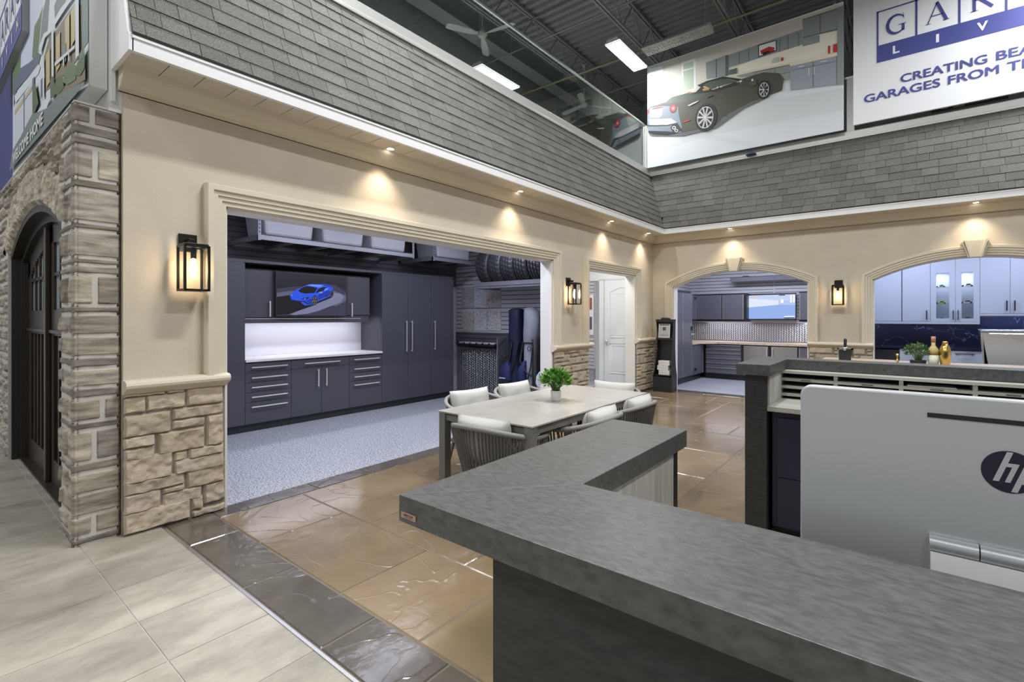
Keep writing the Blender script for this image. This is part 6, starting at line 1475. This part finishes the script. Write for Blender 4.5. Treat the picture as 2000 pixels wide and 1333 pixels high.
# ================================================================== DINING TABLE AND CHAIRS
TX0,TX1,TY0,TY1=-2.60,-1.765,2.40,4.12
m_tab=M('grey_ceramic_top',(.36,.34,.31),.28,col2=(.44,.42,.385),vscale=7,detail=8); m_tf=M('grey_aluminium_frame',(.22,.22,.21),.42,.3)
t=thing('dining_table','long grey table with ceramic top on the brown stamped floor','table',((TX0+TX1)/2,(TY0+TY1)/2,0))
box(TX0,TX1,TY0,TY1,.738,.75).build('tabletop',m_tab,t,bevel=.002)
b=MB(); i_=.02
for (a,c,e_,f_) in ((TX0+i_,TX1-i_,TY0+i_,TY0+i_+.03),(TX0+i_,TX1-i_,TY1-i_-.03,TY1-i_),(TX0+i_,TX0+i_+.03,TY0+.05,TY1-.05),(TX1-i_-.03,TX1-i_,TY0+.05,TY1-.05)): b.box(a,c,e_,f_,.685,.727)
b.box(TX0+.05,TX1-.05,TY0+.05,TY1-.05,.727,.737); b.build('apron',m_tf,t)
for x in (TX0+.006,TX1-.066):
    for y in (TY0+.006,TY1-.066): box(x,x+.06,y,y+.06,0,.735).build('leg',m_tf,t,bevel=.002)
m_rope=M('grey_rope',(.12,.117,.11),.8,bump=.5,bscale=300,bdist=.002); m_rim=M('grey_woven_rim',(.24,.237,.225),.8,bump=.8,bscale=220,bdist=.003); m_cush=M('pale_grey_cushion',(.52,.51,.48),.85,bump=.25,bscale=160,bdist=.002); m_cleg=M('taupe_metal_leg',(.16,.15,.14),.45,.3)
def pillow(mb,W_,H_,T_,n=18,m=0,seed=0):
    vs=[];fs=[]
    for s in (1,-1):
        o=len(vs)
        for j in range(n+1):
            for i in range(n+1):
                u=-1+2*i/n; v=-1+2*j/n
                k=(max(0,1-abs(u)**2.6)*max(0,1-abs(v)**2.6))**.42
                pin=1-.055*(1-abs(u)**2)*abs(v)**3-.0; pin2=1-.055*(1-abs(v)**2)*abs(u)**3
                z=s*(T_/2*k*(1+.10*noise.noise(Vector((u*2+seed,v*2,s))))+.001)
                vs.append(Vector((u*W_/2*pin2,v*H_/2*pin,z)))
        for j in range(n):
            for i in range(n):
                a=o+j*(n+1)+i; f=(a,a+1,a+n+2,a+n+1); fs.append(f if s>0 else f[::-1])
    mb.add(vs,fs,m,None,True); return mb
def make_chair(label,seed=0,tilt=.0,dxp=0):
    t=thing('dining_chair',label,'chair',(0,0,0),'woven rope dining chairs round the table')
    N=56; rim=[];low=[]
    for i in range(N+1):
        a=math.radians(-28+ (236)*i/N)   # sweeps from front right round the back to front left
        a=-a if False else a
        c=math.cos(a); s=math.sin(a)
        x=.31*math.copysign(abs(c)**.8,c); y=-.29*math.copysign(abs(s)**.85,s)
        back=max(0,s)
        rim.append(Vector((x,y,.65+.07*back**1.2)))
        low.append(Vector((x*.78,y*.80+.01,.36)))
    MB().tube(rim,.017,10).build('rim_rail',m_rim,t)
    b=MB()
    for i in range(N+1):
        if i%1==0:
            p,q=rim[i],low[i]; b.tube([p+Vector((0,0,-.005)),(p+q)/2+Vector(((p.x)*.02,(p.y)*.02,0)),q],.0076,6)
    b.build('rope_strands',m_rope,t)
    b=MB(); b.tube(low,.011,8); b.build('lower_rail',m_cleg,t)
    b=MB(); b.prism([(x*.98,y*.98) for x,y in [(.25,.26),(-.25,.26),(-.27,.0),(-.24,-.17),(-.12,-.235),(.12,-.235),(.24,-.17),(.27,0)]],lambda p,q,h:(p,q,h),.345,.37); b.build('seat_base',m_cleg,t,bevel=.008)
    b=MB(); pillow(b,.45,.44,.10,16,0,seed); b.xf(Matrix.Translation((0,.02,.43))); b.build('seat_cushion',m_cush,t)
    b=MB(); pillow(b,.44,.32,.15,18,0,seed+3); b.xf(Matrix.Translation((dxp,-.165,.615))@Matrix.Rotation(tilt,4,'Y')@Matrix.Rotation(PI/2+.16,4,'X')); b.build('back_cushion',m_cush,t)
    for sx in (-1,1):
        for sy in (-1,1): MB().tube([(sx*.20,.02+sy*.17,.35),(sx*.255,.02+sy*.235,.0)],[.014,.009],8).build('leg',m_cleg,t)
    return t
ch=make_chair('grey rope chair with back to the camera at the near end of the table')
spots=[((-2.12,2.53),.04,None,0),
 ((-2.86,3.17),-PI/2-.12,'grey rope chair on the garage side of the table, the one nearer the camera',.06),
 ((-2.84,3.80),-PI/2-.06,'grey rope chair on the garage side of the table, the one nearer the stone pier',.05),
 ((-2.25,4.27),PI+.05,'grey rope chair at the far end of the table before the white door',0),
 ((-1.86,3.10),PI/2+.04,'grey rope chair on the showroom side of the table, partly behind the near counter',0),
 ((-1.87,3.75),PI/2+.02,'grey rope chair on the showroom side of the table, farther from the near counter',0)]
for (xy,rz,l,tl) in spots:
    if l is None: ch.location=(xy[0],xy[1],0); ch.rotation_euler=(0,0,rz)
    else: dup(ch,(xy[0],xy[1],0),rz,l)
p=P(1086,783,z=.75)
m_pot=M('white_marbled_pot',(.78,.76,.74),.3,var=.06,vscale=20)
leafy('potted_plant','green leafy plant in a white pot on the dining table',(p.x,p.y,.75),.118,.17,.043,.082,m_pot,8,430,.034,((.04,.15,.015),(.20,.42,.06)))
# ================================================================== BROCHURE STAND
bx,by=-3.56,9.12
t=thing('brochure_stand','black curved brochure stand in the corner beside the first arch','display stand',(bx,by,0))
b=MB(); secs=[]
zh=P(1285,643,y=by).z
W0=.165
for z,y,w,dp in ((0,0,.185,.26),(.30,0,.185,.26),(.45,.02,.165,.22),(.8,.06,.15,.16),(1.1,.07,.155,.13),(1.34,.05,.17,.11)):
    secs.append([(bx-w,by+y-dp/2,z),(bx-w+.012,by+y-dp/2,z),(bx-w+.012,by+y+dp/2,z),(bx-w,by+y+dp/2,z)])
b.loft(secs,0,None,True,False)
b.loft([[(2*bx-p_[0],p_[1],p_[2]) for p_ in r_] for r_ in secs],0,None,True,False)
b.box(bx-.15,bx+.15,by+.085,by+.10,0,1.33); b.box(bx-.172,bx+.172,by-.128,by+.12,0,.28); b.box(bx-.15,bx+.15,by-.10,by+.09,.30,.315); b.box(bx-.15,bx+.15,by-.06,by+.09,.98,.995); b.box(bx-.15,bx+.15,by-.065,by-.055,.98,1.02)
b.box(bx-.17,bx+.17,by-.02,by+.11,1.32,1.37); b.lathe([(0,0),(.09,0),(.08,.03),(0,.035)],base=(bx,by+.04,1.37),n=20); b.build('stand_body',m_black,t)
t=thing('magazine','magazine with black and white cover photo on the top ledge of the brochure stand','magazine',(bx,by-.03,1.0))
mg=MB(); f=lambda a,z,h:(a,by-.045+.12*(z-1.0)-h,z); mg.hexa([f(bx-.11,.997,.006),f(bx+.11,.997,.006),f(bx+.11,.997,0),f(bx-.11,.997,0),f(bx-.11,1.28,.006),f(bx+.11,1.28,.006),f(bx+.11,1.28,0),f(bx-.11,1.28,0)]); mg.build('cover_paper',m_white,t)
mg=MB(); rr=random.Random(12); mg.c=(1,1,1)
for (a0,a1,z0,z1,tv_) in ((-.10,.10,1.25,1.275,.10),(-.10,.10,1.03,1.24,.55),(-.03,.03,1.16,1.22,.08),(-.02,.02,1.19,1.225,.5),(-.09,-.03,1.05,1.14,.12),(-.02,.04,1.04,1.17,.05),(.04,.09,1.05,1.13,.15),(-.08,.08,1.06,1.08,.35)):
    k_=.0062+.0004*rr.random(); mg.add([f(bx+a0,z0,k_),f(bx+a1,z0,k_),f(bx+a1,z1,k_),f(bx+a0,z1,k_)],[(0,1,2,3)],0,(tv_,tv_,tv_))
    
mg.build('cover_print',M('cover_greys',(.9,.9,.9),.4,tint=True),t,recalc=False)
rr=random.Random(2)
for i in range(6):
    z=.316+.045*i; ox=rr.uniform(-.015,.015); b=MB(); b.box(bx-.105+ox,bx+.105+ox,by-.085,by+.06,z,z+.043,0)
    tag(b.build('brochure_bundle',m_white,bevel=.004),'white brochure bundle in the floor stand, %s of the stack'%('bottom one','second from bottom','third from bottom','third from top','second from top','top one')[i],'brochures','brochure bundles stacked in the stand')
